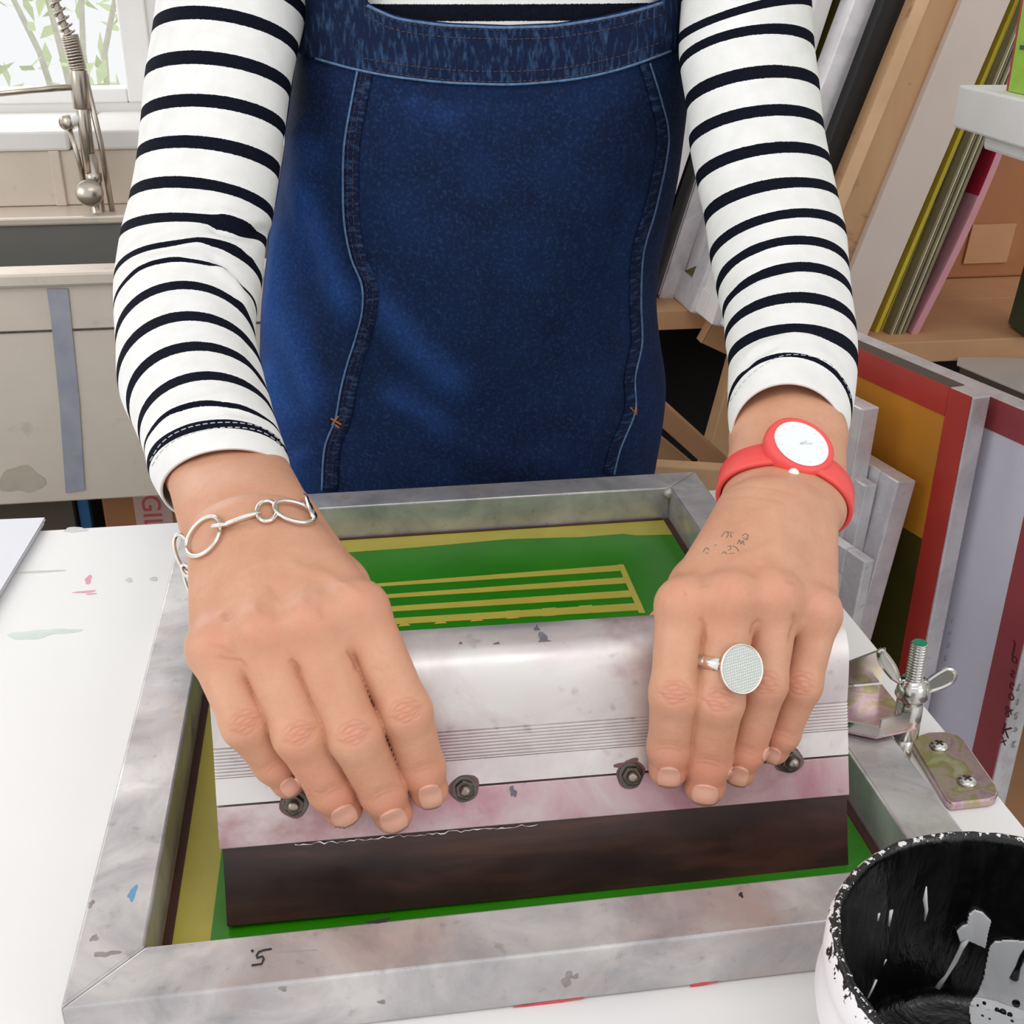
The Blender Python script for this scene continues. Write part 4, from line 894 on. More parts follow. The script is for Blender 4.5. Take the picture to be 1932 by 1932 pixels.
def body_field(P):
    d = seg(P, (xc - .03, TYC, .55), (xc - .03, TYC, 1.20), .088, .074); d = smin(d, seg(P, (xc + .03, TYC, .55), (xc + .03, TYC, 1.20), .088, .074), .03)
    d = smin(d, seg(P, (xc, TYC + .01, 1.24), (xc, TYC + .005, 1.42), .052, .046), .05)
    for s_, e_, a_, b_ in ((Lsh, Lel, Lfo[0], Lfo[1]), (Rsh, Rel, Rfo[0], Rfo[1])):
        d = smin(d, seg(P, (xc, TYC + .01, 1.29), s_, .055, .040), .05)
        arm = seg(P, s_, e_, .033, .028)
        arm = smin(arm, seg(P, e_, (a_[1] + b_[1]) / 2, .028, .027), .012)
        for q in (a_, b_): arm = smin(arm, seg(P, q[1], q[0], q[3], q[2]), .012)
        d = smin(d, arm, .012)
    return d
allp = np.array([Lsh, Rsh, Lel, Rel, Lfo[0][0], Rfo[0][0], (xc, TYC, .47), (xc, TYC, 1.5)])
BV, BF = nets(body_field, allp.min(0) - .10, allp.max(0) + .10, .006, 4)
def cutplane(fo, f):
    a = (fo[0][0] + fo[1][0]) / 2; b = (fo[0][1] + fo[1][1]) / 2; return a + (b - a) * f, nrm(b - a)
def keep(V, F, p, ax, side, near):
    m = ((V - p) @ ax) * side < 0; far = np.linalg.norm(V - p, axis=1) > near; ok = m | far
    return F[ok[F].all(1)]
pL, aL = cutplane(Lfo, .55); pR, aR = cutplane(Rfo, .55)
LFk = keep(LV, LFc, pL, aL, 1, 9e9 * 0 + .09); RFk = keep(RV, RFc, pR, aR, 1, .09)
LFk = LFk[(((LV - pL) @ aL) < .0)[LFk].all(1)]; RFk = RFk[(((RV - pR) @ aR) < .0)[RFk].all(1)]
pL2, pR2 = pL + aL * .008, pR + aR * .008
def cutbody(F):
    for p, ax in ((pL2, aL), (pR2, aR)):
        s_ = (BV - p) @ ax; near = np.linalg.norm(BV - p, axis=1) < .16; F = F[~(((s_ < 0) & near)[F].any(1))]
    return F
BFk = cutbody(BF)
# drop what was cut loose (forearm ends of the coarse body)
Vall = np.concatenate([LV, RV, BV]); Fall = np.concatenate([LFk, RFk + len(LV), BFk + len(LV) + len(RV)])
used = np.zeros(len(Vall), bool); used[Fall.ravel()] = True; remap = np.cumsum(used) - 1
red = np.concatenate([lred, rred, np.zeros(len(BV))])[used]; dark = np.concatenate([ldark, rdark, np.zeros(len(BV))])[used]
Vall = Vall[used]; Fall = remap[Fall]
me = bpy.data.meshes.new('person'); me.vertices.add(len(Vall)); me.vertices.foreach_set('co', Vall.astype(np.float32).ravel())
me.loops.add(Fall.size); me.loops.foreach_set('vertex_index', Fall.ravel().astype(np.int32)); me.polygons.add(len(Fall)); me.polygons.foreach_set('loop_start', np.arange(0, Fall.size, 4, dtype=np.int32))
me.update(calc_edges=True); me.validate()
for nm, arr in (('red', red), ('dark', dark)):
    a_ = me.attributes.new(nm, 'FLOAT', 'POINT'); a_.data.foreach_set('value', arr.astype(np.float32))
bm = bmesh.new(); bm.from_mesh(me)
be = [e_ for e_ in bm.edges if e_.is_boundary]; seen, loops = set(), []
for e_ in be:
    if e_ in seen: continue
    st, L = [e_], []; seen.add(e_)
    while st:
        q = st.pop(); L.append(q)
        for vv in q.verts:
            for k in vv.link_edges:
                if k.is_boundary and k not in seen: seen.add(k); st.append(k)
    loops.append(L)
cen = lambda L: np.mean([np.array(vv.co) for e_ in L for vv in e_.verts], axis=0)
for p in (pL, pR):
    near = sorted([L for L in loops if np.linalg.norm(cen(L) - p) < .06 and len(L) > 8], key=lambda L: -len(L))[:2]
    if len(near) == 2:
        try: bmesh.ops.bridge_loops(bm, edges=near[0] + near[1])
        except Exception as ex_: print('bridge', ex_)
bmesh.ops.recalc_face_normals(bm, faces=bm.faces)
bm.to_mesh(me); bm.free()
me.polygons.foreach_set('use_smooth', [True] * len(me.polygons))
sk = Mat('skin', .46, 0, .4)
def attr(m, n_): x = m.n('ShaderNodeAttribute'); x.attribute_name = n_; return x.outputs['Fac']
nb = sk.noise(55, 4, .6)
base = sk.ramp(nb, [(.3, lin(204, 148, 118)), (.7, lin(213, 161, 132))])
base = sk.mix(sk.math('MULTIPLY', attr(sk, 'red'), .55), base, lin(222, 140, 118)); base = sk.mix(sk.math('MULTIPLY', attr(sk, 'dark'), .9), base, lin(150, 86, 62))
fl = sk.noise(420, 3, .6)
base = sk.mix(sk.ramp(fl, [(.5, 0.), (.75, .16)]), base, lin(190, 124, 92))
sk.col(base).set('Subsurface Weight', .12).set('Subsurface Scale', .004); sk.b.inputs['Subsurface Radius'].default_value = (1, .35, .2)
vo = sk.n('ShaderNodeTexVoronoi'); vo.inputs['Scale'].default_value = 900; sk.l(sk.tc, vo.inputs['Vector'])
sk.bump(sk.math('ADD', vo.outputs['Distance'], sk.math('MULTIPLY', sk.noise(260, 3), 1.2)), .00025, .28)
M['skin'] = sk.m; me.materials.append(sk.m)
PERSON = bpy.data.objects.new('person', me); C.objects.link(PERSON)
tag(PERSON, 'person in a striped top and denim pinafore dress, leaning both hands on the squeegee', 'person')
skin_bvh = BVHTree.FromPolygons([tuple(p) for p in Vall], [tuple(q) for q in Fall])

# ---- finger nails
M['nail'] = plain('finger_nail', (226, 170, 148), .3, var=.03, scale=200)
def nail(c, dirpx, wpx, hpx, label=None):
    c = np.array(c, float); t = nrm(dirpx); s = np.array([-t[1], t[0]]); n_, m_ = 10, 10; V, idx = [], {}; F = []
    for i in range(n_ + 1):
        for j in range(m_ + 1):
            u, v = -1 + 2 * i / n_, -1 + 2 * j / m_
            uu, vv = u * math.sqrt(1 - .42 * v * v), v * math.sqrt(1 - .30 * u * u)
            q = c + s * uu * wpx / 2 + t * vv * hpx / 2; p, nn = hitp(skin_bvh, *q)
            if p is None: continue
            idx[(i, j)] = len(V); V.append(p + nn * .00012)
    for i in range(n_):
        for j in range(m_):
            q = [(i, j), (i + 1, j), (i + 1, j + 1), (i, j + 1)]
            if all(k in idx for k in q): F.append(tuple(idx[k] for k in q))
    if not F: return
    o = mk('fingernail', V, F, M['nail'], PERSON, True); md = o.modifiers.new('thick', 'SOLIDIFY'); md.thickness = .0005; md.offset = -.2
    return o
for c, d, w_, h_ in (((548, 1484), (30, 36), 38, 34), ((650, 1540), (24, 44), 52, 40), ((743, 1549), (18, 44), 54, 44), ((812, 1503), (10, 42), 46, 46),
                     ((1262, 1468), (-3, 40), 44, 42), ((1330, 1499), (-6, 42), 52, 38), ((1392, 1466), (-12, 38), 40, 42), ((1456, 1426), (-16, 30), 34, 34)):
    nail(c, d, w_, h_)
def ribbon(name, line, hw, mat, bvh, parent, off=.0006, cross=3, n=6, thick=.0008, taper=False):
    P = spline(line, n); V, F, row = [], [], []
    for i, p in enumerate(P):
        t = nrm(P[min(i + 1, len(P) - 1)] - P[max(i - 1, 0)]); s = np.array([-t[1], t[0]]); r = []
        for k in range(cross):
            q = p + s * hw * (2 * k / (cross - 1) - 1); h, nn = hitp(bvh, *q)
            if h is None: r.append(None)
            else: r.append(len(V)); V.append(h + nn * off)
        row.append(r)
    for a, b in zip(row[:-1], row[1:]):
        for k in range(cross - 1):
            q = (a[k], a[k + 1], b[k + 1], b[k])
            if None not in q: F.append(q)
    o = mk(name, V, F, mat, parent, True)
    if thick: md = o.modifiers.new('thick', 'SOLIDIFY'); md.thickness = thick; md.offset = 0
    return o
c5 = lambda L: [(1200 + x / 2.639, 560 + y / 2.639) for x, y in L]
hv_ = [[(425, 1195), (445, 1170), (460, 1180), (450, 1200)], [(455, 1170), (485, 1175)], [(470, 1180), (475, 1198)], [(530, 1190), (545, 1180), (558, 1190), (545, 1205), (532, 1200)], [(545, 1212), (560, 1204)], [(505, 1230), (515, 1210), (522, 1232), (532, 1214), (538, 1236)], [(482, 1240), (500, 1250), (512, 1268)],
       [(455, 1245), (470, 1240), (470, 1256), (458, 1262)], [(335, 1270), (350, 1250), (365, 1262)], [(390, 1240), (400, 1234)], [(428, 1280), (440, 1270), (452, 1282)], [(462, 1280), (490, 1276)], [(345, 1278), (360, 1275)]]
V_, F_ = [], []
for L in hv_:
    P = spline(c5(L), 5); pts = []
    for q in P:
        h, nn = hitp(skin_bvh, *q)
        if h is not None: pts.append(h + nn * -.00012)
    if len(pts) > 1: V_, F_ = merge((V_, F_), tube(pts, .00030, 5))
mk('hand_writing', V_, F_, M['ink_faint'], PERSON, True)

# ---- striped sleeves
st = Mat('striped_jersey', .9, 0, .08)
uvn = st.n('ShaderNodeUVMap'); uvn.uv_map = 'stripe'; su = st.n('ShaderNodeSeparateXYZ'); st.l(uvn.outputs[0], su.inputs[0])
edge_n = st.math('MULTIPLY', st.math('SUBTRACT', st.noise(900, 2), .5), .035)
fr_ = st.math('ABSOLUTE', st.math('SUBTRACT', st.math('FRACT', st.math('ADD', st.math('ADD', su.outputs[1], 20.5), edge_n)), .5))
isd = st.math('LESS_THAN', fr_, attr(st, 'halfwidth'))
st.col(st.mix(isd, st.ramp(st.noise(60, 3), [(.3, lin(232, 231, 228)), (.7, lin(242, 241, 239))]), st.ramp(st.noise(700, 2), [(.3, lin(13, 15, 26)), (.7, lin(20, 23, 36))])))
kn_ = st.noise(1500, 2); st.bump(kn_, .0003, .35); M['jersey'] = st.m
ST = bpy.data.objects.new('striped_top', None)
def sleeve(rings, folds, label=None, inner=5, pads=()):
    """rings: L, R pixel ends, height of the middle of the arc, distance, stripe number, stripe half width"""
    K = np.array([[*r[0], *r[1], r[2], r[3], r[4], r[5]] for r in rings], float); per = 10
    S = spline(K, per); S[:, 6] = np.interp(np.arange(len(S)) / per, range(len(K)), K[:, 6]); S[:, 7] = np.interp(np.arange(len(S)) / per, range(len(K)), K[:, 7])
    n = 128; ph = np.linspace(-math.pi, math.pi, n, endpoint=False)
    def ring(s, sc_=1.):
        L, R_, M_, d = s[0:2], s[2:4], s[4], s[5]; c = (L + R_) / 2; hv = (R_ - L) / 2; h = np.linalg.norm(hv); pv = np.array([hv[1], -hv[0]])
        a = np.clip((c[1] - M_) * hv[0] / h / h, -.3, .93); q = c + np.outer(np.sin(ph), hv) * sc_ + np.outer(np.cos(ph), pv) * a * sc_
        dd = d - h * d / FPX * math.sqrt(1 - a * a) * np.cos(ph) * sc_
        return np.array([at(x, y, z) for (x, y), z in zip(q, dd)])
    rs = [ring(s) for s in S]; no = len(rs); vv = list(S[:, 6]); hw = list(S[:, 7])
    rs += [ring(S[-1], .985)] + [ring(s, .955) for s in S[-1:-per * inner:-2]]; m = len(rs); vv += [vv[-1]] * (m - no); hw += [0.] * (m - no)
    V = np.concatenate(rs); F = np.array([[i * n + k, i * n + (k + 1) % n, (i + 1) * n + (k + 1) % n, (i + 1) * n + k] for i in range(m - 1) for k in range(n)])
    N = vnormals(V, F); ctr = np.repeat(np.array([r.mean(0) for r in rs]), n, 0); sgn = np.sign((N * (V - ctr)).sum(1).mean()); N *= sgn
    N[no * n:] *= -1 * np.sign(((N * (V - ctr)).sum(1))[no * n:].mean())
    Q = pix(V); view = V - CAM; view /= np.linalg.norm(view, axis=1)[:, None]; face = np.clip(-(N * view).sum(1) * 2 + .3, 0, 1); face[no * n:] = 0
    shift = np.zeros(len(V))
    for pts, wd, dep, sh in folds:
        d, fr2 = polydist(Q[:, :2], pts); tp_ = np.clip(np.minimum(fr2 + .05, 1.05 - fr2) * 4, 0, 1); g_ = np.exp(-(d / wd) ** 2) * tp_ * face
        V = V + N * (dep * g_)[:, None]; shift += sh * g_
    rn = np.random.RandomState(3)
    me = bpy.data.meshes.new('sleeve'); me.from_pydata(V.tolist(), [], F.tolist()); me.update()
    uv = me.uv_layers.new(name='stripe'); li = np.empty(len(me.loops), np.int32); me.loops.foreach_get('vertex_index', li)
    vcol = np.repeat(np.array(vv), n) + shift; uu = np.tile(np.linspace(0, 1, n, endpoint=False), m)
    uv.data.foreach_set('uv', np.stack([uu[li], vcol[li]], 1).astype(np.float32).ravel())
    a_ = me.attributes.new('halfwidth', 'FLOAT', 'POINT'); a_.data.foreach_set('value', np.repeat(np.array(hw), n).astype(np.float32))
    me.polygons.foreach_set('use_smooth', [True] * len(me.polygons)); me.materials.append(M['jersey'])
    o = bpy.data.objects.new('sleeve', me); C.objects.link(o); lift(o, PERSON)
    if label: o['label'] = label
    return o, BVHTree.FromPolygons(V.tolist(), F[:(no - 1) * n].tolist())
W1 = .155
LR = [((318, -190), (598, -120), -215, .826, -2, W1), ((308, -110), (588, -40), -130, .816, -1, W1), ((298, -32), (576, 40), -50, .808, 0, W1), ((287, 52), (561, 103), 28, .800, 1, W1), ((273, 138), (547, 177), 111, .793, 2, W1), ((265, 222), (537, 253), 191, .785, 3, W1), ((257, 295), (527, 331), 270, .775, 4, W1),
      ((243, 372), (514, 414), 347, .764, 5, W1), ((226, 442), (502, 462), 411, .748, 6, .15), ((214, 525), (494, 540), 459, .722, 7, .12), ((214, 578), (484, 600), 491, .702, 8, .09), ((218, 637), (483, 660), 537, .680, 9, W1),
      ((221, 708), (498, 722), 596, .656, 10, W1), ((241, 756), (510, 770), 653, .636, 11, W1), ((262, 814), (523, 812), 709, .614, 12, W1), ((272, 850), (535, 842), 762, .597, 13, .07), ((279, 884), (545, 868), 800, .588, 14, .34), ((290, 908), (548, 888), 825, .581, 14.9, .0), ((302, 928), (548, 905), 846, .576, 15.45, .0)]
Lfolds = [([(392, 424), (440, 436), (505, 440)], 11, -.0050, 0), ([(400, 408), (450, 412), (506, 422)], 14, .0030, .0), ([(330, 462), (400, 455), (470, 470), (495, 490)], 13, .0022, .10), ([(260, 478), (330, 462), (400, 462), (440, 480)], 9, -.0018, .08),
          ([(400, 500), (440, 530), (475, 590)], 10, .0022, .10), ([(390, 480), (430, 500), (480, 560)], 8, -.0022, -.05), ([(240, 520), (300, 490), (360, 480)], 9, .0014, 0), ([(290, 800), (340, 768), (420, 745), (500, 760)], 10, .0016, 0), ([(290, 820), (350, 785), (430, 772), (510, 790)], 8, -.0018, .04),
          ([(300, 380), (400, 366), (480, 380)], 10, .0010, 0), ([(460, 640), (490, 700), (505, 740)], 9, -.0012, 0)]
RR = [((1300, -190), (1512, -245), -215, .822, -3, W1), ((1292, -100), (1518, -160), -130, .815, -2, W1), ((1286, -10), (1526, -75), -52, .808, -1, W1), ((1281, 78), (1532, 4), 17, .800, 0, W1), ((1283, 128), (1537, 82), 57, .793, 1, W1), ((1295, 203), (1547, 164), 138, .780, 2, W1), ((1301, 276), (1555, 238), 210, .768, 3, W1), ((1315, 348), (1568, 306), 281, .754, 4, W1), ((1330, 420), (1582, 370), 349, .738, 5, W1),
      ((1341, 497), (1597, 436), 406, .718, 6, .16), ((1354, 560), (1602, 500), 455, .698, 7, .17), ((1365, 605), (1608, 555), 504, .680, 8, .17), ((1368, 646), (1617, 622), 561, .659, 9, .17), ((1374, 686), (1619, 682), 620, .636, 10, .20), ((1373, 730), (1614, 742), 650, .612, 10.55, .12), ((1373, 770), (1607, 782), 670, .596, 11, .12), ((1375, 800), (1600, 806), 688, .586, 11.6, .0), ((1378, 822), (1595, 822), 699, .579, 11.85, .0)]
Rfolds = [([(1400, 680), (1440, 650), (1500, 632), (1560, 640)], 9, .0016, 0), ([(1395, 700), (1425, 670), (1470, 648)], 6, -.0020, 0), ([(1480, 120), (1520, 100), (1540, 90)], 8, -.0012, 0), ([(1290, 160), (1380, 110), (1470, 95)], 10, .0008, 0), ([(1350, 520), (1420, 470), (1500, 452)], 9, .0010, 0),
          ([(1360, 560), (1430, 520), (1500, 505)], 8, -.0010, 0), ([(1320, 380), (1400, 345), (1500, 330)], 10, .0008, 0), ([(1500, 430), (1560, 430), (1600, 460)], 10, -.0008, 0)]
LS, Lbvh = sleeve(LR, Lfolds); RS, Rbvh = sleeve(RR, Rfolds)
def stitches(name, line, bvh, parent, mat, r=.00028, dash=9, gap=5, off=.0002, n=12):
    P = spline(line, n); L = np.r_[0, np.cumsum(np.linalg.norm(np.diff(P, axis=0), axis=1))]; V, F = [], []; s = 0
    while s + dash < L[-1]:
        pts = []
        for k in range(3):
            q = [np.interp(s + dash * k / 2, L, P[:, i]) for i in (0, 1)]; h, nn = hitp(bvh, *q)
            if h is not None: pts.append(h + nn * off)
        if len(pts) == 3: V, F = merge((V, F), tube(pts, r, 5))
        s += dash + gap
    if V: o = mk(name, V, F, mat, parent, True); o['kind'] = 'stuff'; return o
c7 = lambda L: [(x / 3.116, 500 + y / 3.116) for x, y in L]
stitches('stitching', c7([(885, 1150), (960, 1040), (1100, 960), (1300, 927), (1500, 945), (1620, 1010), (1685, 1090)]), Lbvh, LS, M['white_thread'])
stitches('stitching', c7([(895, 1180), (970, 1075), (1100, 1000), (1300, 958), (1500, 970), (1630, 1040), (1690, 1120)]), Lbvh, LS, M['white_thread'])
stitches('stitching', c5([(470, 520), (560, 400), (700, 305), (820, 290), (960, 330), (1050, 450), (1070, 540)]), Rbvh, RS, M['white_thread'], .0002)
# ---- striped top over the chest
def loft_torso(zs, grow, n=120):
    th = np.linspace(-math.pi, math.pi, n, endpoint=False); return np.concatenate([torso(th, z, grow) for z in zs]), [(i * n + k, i * n + (k + 1) % n, (i + 1) * n + (k + 1) % n, (i + 1) * n + k) for i in range(len(zs) - 1) for k in range(n)]
zz_ = np.linspace(1.10, 1.32, 50); V, F = loft_torso(zz_, -.009)
def yoke_field(P):
    d = seg(P, (xc - .035, TYC, 1.10), (xc - .035, TYC, 1.22), .100, .086); d = smin(d, seg(P, (xc + .035, TYC, 1.10), (xc + .035, TYC, 1.22), .100, .086), .03)
    for s_, e_ in ((Lsh, Lel), (Rsh, Rel)):
        d = smin(d, seg(P, (xc, TYC + .01, 1.29), s_, .066, .050), .05); d = smin(d, seg(P, s_, s_ + (e_ - s_) * .10, .048, .040), .02)
    return d
yv, yf = nets(yoke_field, np.minimum(Lsh, Rsh) - .16, np.maximum(Lsh, Rsh) + .12, .006, 4)
nk = np.linalg.norm(yv[:, :2] - np.array([xc, TYC]), axis=1); arm_ = np.abs(yv[:, 0] - xc) > .135
okv = ((yv[:, 2] > 1.285) | (arm_ & (yv[:, 2] > 1.262))) & ~((nk < .072) & (yv[:, 2] > 1.30)); yf = yf[okv[yf].all(1)]
V, F = merge((list(V), F), (list(yv), [tuple(q) for q in yf]))
top = mk('striped_top', V, F, M['jersey'], PERSON, True); uv = top.data.uv_layers.new(name='stripe'); li = np.empty(len(top.data.loops), np.int32); top.data.loops.foreach_get('vertex_index', li)
vb = BVHTree.FromPolygons([tuple(p) for p in V], F); h1, _ = hitp(vb, 960, 24); vz = np.array([p[2] for p in V])
uv.data.foreach_set('uv', np.stack([vz[li] * 0, (vz[li] - h1[2]) / .030 * -1.], 1).astype(np.float32).ravel())
a_ = top.data.attributes.new('halfwidth', 'FLOAT', 'POINT'); a_.data.foreach_set('value', np.full(len(V), .17, np.float32))

# ---- denim pinafore dress
dn = Mat('denim', .85, 0, .2)
tw = dn.n('ShaderNodeTexWave'); tw.inputs['Scale'].default_value = 420; tw.inputs['Distortion'].default_value = 1.5; tw.bands_direction = 'DIAGONAL'; dn.l(dn.tc, tw.inputs[0])
n1 = dn.noise(24, 5, .6); n2 = dn.noise(420, 3, .7); n3 = dn.noise(170, 4, .7, stretch=(1, 1, .12))
d1 = dn.mix(dn.ramp(n1, [(.35, 0.), (.7, 1.)]), lin(12, 27, 58), lin(18, 39, 79)); d1 = dn.mix(dn.ramp(n2, [(.5, 0.), (.78, .6)]), d1, lin(46, 78, 128)); d1 = dn.mix(dn.ramp(n3, [(.48, 0.), (.75, .35)]), d1, lin(12, 28, 62))
d1 = dn.mix(dn.math('MULTIPLY', attr(dn, 'wear_light'), .62), d1, dn.ramp(n2, [(.3, lin(34, 76, 152)), (.7, lin(56, 102, 178))]))
dn.col(d1).bump(dn.math('ADD', dn.math('MULTIPLY', tw.outputs['Fac'], .4), n2), .0004, .5); M['denim'] = dn.m
db = Mat('denim_seam', .85, 0, .2); p1 = db.noise(230, 3, .6, stretch=(1.6, .3, .42)); p2 = db.noise(420, 3, .7)
b1 = db.mix(db.ramp(p1, [(.5, 0.), (.72, .62)]), lin(15, 29, 60), lin(66, 98, 140)); b1 = db.mix(db.ramp(p2, [(.5, 0.), (.8, .4)]), b1, lin(12, 24, 52)); db.col(b1).bump(db.math('ADD', p1, p2), .0012, .6); M['denim_seam'] = db.m
dv_ = Mat('denim_side_seam', .85, 0, .2); q1 = dv_.noise(230, 3, .6, stretch=(.45, .3, 1.7)); q2 = dv_.noise(420, 3, .7)
b2 = dv_.mix(dv_.ramp(q1, [(.5, 0.), (.7, .6)]), lin(14, 27, 58), lin(60, 92, 136)); dv_.col(b2).bump(dv_.math('ADD', q1, q2), .0012, .6); M['side_seam'] = dv_.m
M['denim_edge'] = plain('denim_worn_edge', (86, 116, 156), .85, var=.3, scale=260)
zc = np.linspace(.60, 1.33, 220); TV, TF = loft_torso(zc, 0., 200); tb0 = BVHTree.FromPolygons([tuple(p) for p in TV], TF)
bib = [(556, -140), (640, -140), (684, -60), (690, 0), (705, 12), (740, 26), (770, 34), (850, 43), (960, 47), (1050, 43), (1130, 31), (1200, 14), (1250, -2), (1262, -60), (1290, -140), (1302, -150)]
bh = [hitp(tb0, x, y)[0] for x, y in bib]; bh = np.array([b for b in bh if b is not None]); bh = bh[np.argsort(bh[:, 0])]
nth, nz = 260, 240; th = np.linspace(-math.pi, math.pi, nth, endpoint=False); V = np.zeros((nz, nth, 3)); zb = .58
for k in range(nth):
    zt = 1.255
    for _ in range(4):
        X = torso(np.array([th[k]]), zt)[0, 0]; zt = float(np.interp(X, bh[:, 0], bh[:, 2])) if abs(th[k]) < math.pi / 2 else 1.22
    s = np.linspace(0, 1, nz); V[:, k] = torso(np.full(nz, th[k]), zb + (zt - zb) * s)
V = V.reshape(-1, 3); F = np.array([(i * nth + k, i * nth + (k + 1) % nth, (i + 1) * nth + (k + 1) % nth, (i + 1) * nth + k) for i in range(nz - 1) for k in range(nth)])
N = vnormals(V, F); N *= np.sign((N * (V - V3(xc, TYC, 0)) * V3(1, 1, 0)).sum(1).mean()); Q = pix(V)[:, :2]; view = V - CAM; view /= np.linalg.norm(view, axis=1)[:, None]; face = np.clip(-(N * view).sum(1) * 2 + .2, 0, 1)
wear_light = np.zeros(len(V)); disp = np.zeros(len(V))
c8 = lambda L: [(440 + x / 2.0122, x * 0 + y / 2.0122) for x, y in L]
for pts, wd, dep, wr_ in ((c8([(190, 620), (260, 760), (330, 950), (400, 1130), (470, 1260)]), 22, .0060, .75), (c8([(150, 800), (170, 950), (150, 1120), (110, 1300)]), 20, .0045, .5), (c8([(480, 1010), (560, 1170), (680, 1320), (820, 1450), (910, 1540)]), 26, .0050, .55), (c8([(520, 1460), (640, 1530), (760, 1590), (850, 1700)]), 20, .0035, .4),
        (c8([(280, 760), (290, 900), (330, 1080)]), 16, -.0045, 0), (c8([(160, 1180), (240, 1330), (300, 1500), (330, 1620)]), 18, .0040, .45), (c8([(230, 1100), (290, 1300), (370, 1480)]), 14, -.0040, 0), (c8([(490, 1250), (560, 1400), (700, 1500)]), 22, -.0040, 0), (c8([(620, 350), (740, 440), (900, 480)]), 22, .0018, .22),
        (c8([(1560, 700), (1500, 950), (1520, 1300)]), 18, .0030, .1), (c8([(640, 620), (800, 760), (860, 900)]), 40, -.0014, 0), (c8([(130, 1350), (160, 1500), (240, 1640)]), 16, .0035, .35), (c8([(700, 1650), (1000, 1760), (1300, 1740)]), 26, .0020, .0), (c8([(210, 420), (250, 560), (330, 700)]), 26, .0030, .3), (c8([(1450, 1650), (1500, 1500), (1530, 1400)]), 16, -.0025, 0),
        ([(585, 840), (560, 880), (555, 930)], 14, .003, .2), ([(700, 175), (900, 196), (1080, 186)], 7, -.0012, .0)):
    d, fr2 = polydist(Q, pts); tp_ = np.clip(np.minimum(fr2, 1 - fr2) * 4, 0, 1); g_ = np.exp(-(d / wd) ** 2) * tp_ * face; disp += dep * g_; wear_light += wr_ * np.exp(-(d / (wd * 1.25)) ** 2) * tp_ * face
wear_light += .75 * np.clip(1 - (Q[:, 0] - 500) / 120, 0, 1) * (Q[:, 1] > 260) * face  # window light on the left side painted in, on top of fold wear
V = V + N * disp[:, None]
DR = mk('pinafore_dress', V, F, M['denim'], PERSON, True); a_ = DR.data.attributes.new('wear_light', 'FLOAT', 'POINT'); a_.data.foreach_set('value', np.clip(wear_light, 0, 1).astype(np.float32))
db_ = BVHTree.FromPolygons([tuple(p) for p in V], F.tolist())
ytop = lambda x: np.interp(x, [b[0] for b in bib], [b[1] for b in bib]) + 1
ylow = lambda x: np.interp(x, [560, 600, 640, 700, 760, 860, 960, 1060, 1150, 1220, 1290], [98, 112, 124, 138, 148, 158, 160, 154, 136, 114, 86])
def grid_patch(name, xs, ya, yb, nv, off, mat, bvh, thick=.0012):
    V, F, idx = [], [], {}
    for i, x in enumerate(xs):
        for j in range(nv + 1):
            y = ya(x) + (yb(x) - ya(x)) * j / nv; h, nn = hitp(bvh, x, y)
            if h is not None: idx[(i, j)] = len(V); V.append(h + nn * off)
    for i in range(len(xs) - 1):
        for j in range(nv):
            q = [(i, j), (i + 1, j), (i + 1, j + 1), (i, j + 1)]
            if all(k in idx for k in q): F.append(tuple(idx[k] for k in q))
    o = mk(name, V, F, mat, DR, True); md = o.modifiers.new('thick', 'SOLIDIFY'); md.thickness = thick; md.offset = 0
    return o
xs = np.arange(566, 1290, 5.)
grid_patch('bib_band', xs, lambda x: max(ytop(x), -30) + 1, ylow, 24, .0013, M['denim_seam'], db_)
xf = lambda a, b, f, dy=0, st=12: [(x, f(x) + dy) for x in np.linspace(a, b, st)]
ribbon('bib_hem', xf(696, 1246, ytop, 5), 2.6, M['denim_edge'], db_, DR, .0021, 3, 4)
ribbon('band_edge', xf(600, 1262, ylow, -1), 2.2, M['denim_edge'], db_, DR, .0020, 3, 4)
for dy, f in ((27, ytop), (-25, ylow), (-6, ylow), (10, ytop)): stitches('stitching', xf(690, 1245, f, dy), db_, DR, M['brown_thread'], .00024, 7, 4, .0022)
seamL = c8([(480, 270), (455, 400), (430, 550), (425, 700), (430, 850), (455, 980), (495, 1080), (498, 1170), (470, 1280), (440, 1380), (415, 1480), (395, 1590), (355, 1700), (345, 1860)])
seamR = c8([(1570, 240), (1610, 370), (1640, 500), (1630, 620), (1590, 800), (1545, 960), (1535, 1140), (1540, 1300), (1515, 1430), (1515, 1560), (1460, 1700), (1435, 1800)])
ribbon('seam', [(x + 12, y) for x, y in seamL], 14, M['side_seam'], db_, DR, .0009, 4, 6); ribbon('seam_edge', [(x - 2, y) for x, y in seamL], 1.6, M['denim_edge'], db_, DR, .0016, 3, 6)
stitches('stitching', [(x + 6, y) for x, y in seamL], db_, DR, M['brown_thread'], .0002, 7, 4, .0016); stitches('stitching', [(x + 16, y) for x, y in seamL], db_, DR, M['brown_thread'], .0002, 7, 4, .0016)
ribbon('seam', [(x - 6, y) for x, y in seamR], 10, M['side_seam'], db_, DR, .0009, 4, 6); ribbon('seam_edge', [(x + 3, y) for x, y in seamR], 1.2, M['denim_edge'], db_, DR, .0016, 3, 6)
for L in ([(626, 788), (646, 800)], [(628, 800), (640, 784)], [(634, 800), (642, 806)]):
    pts = [hitp(db_, *q) for q in spline(L, 4)]; pts = [h + nn * .0016 for h, nn in pts if h is not None]
    mk('bartack', *tube(pts, .0007, 6), M['orange_thread'], DR, True)
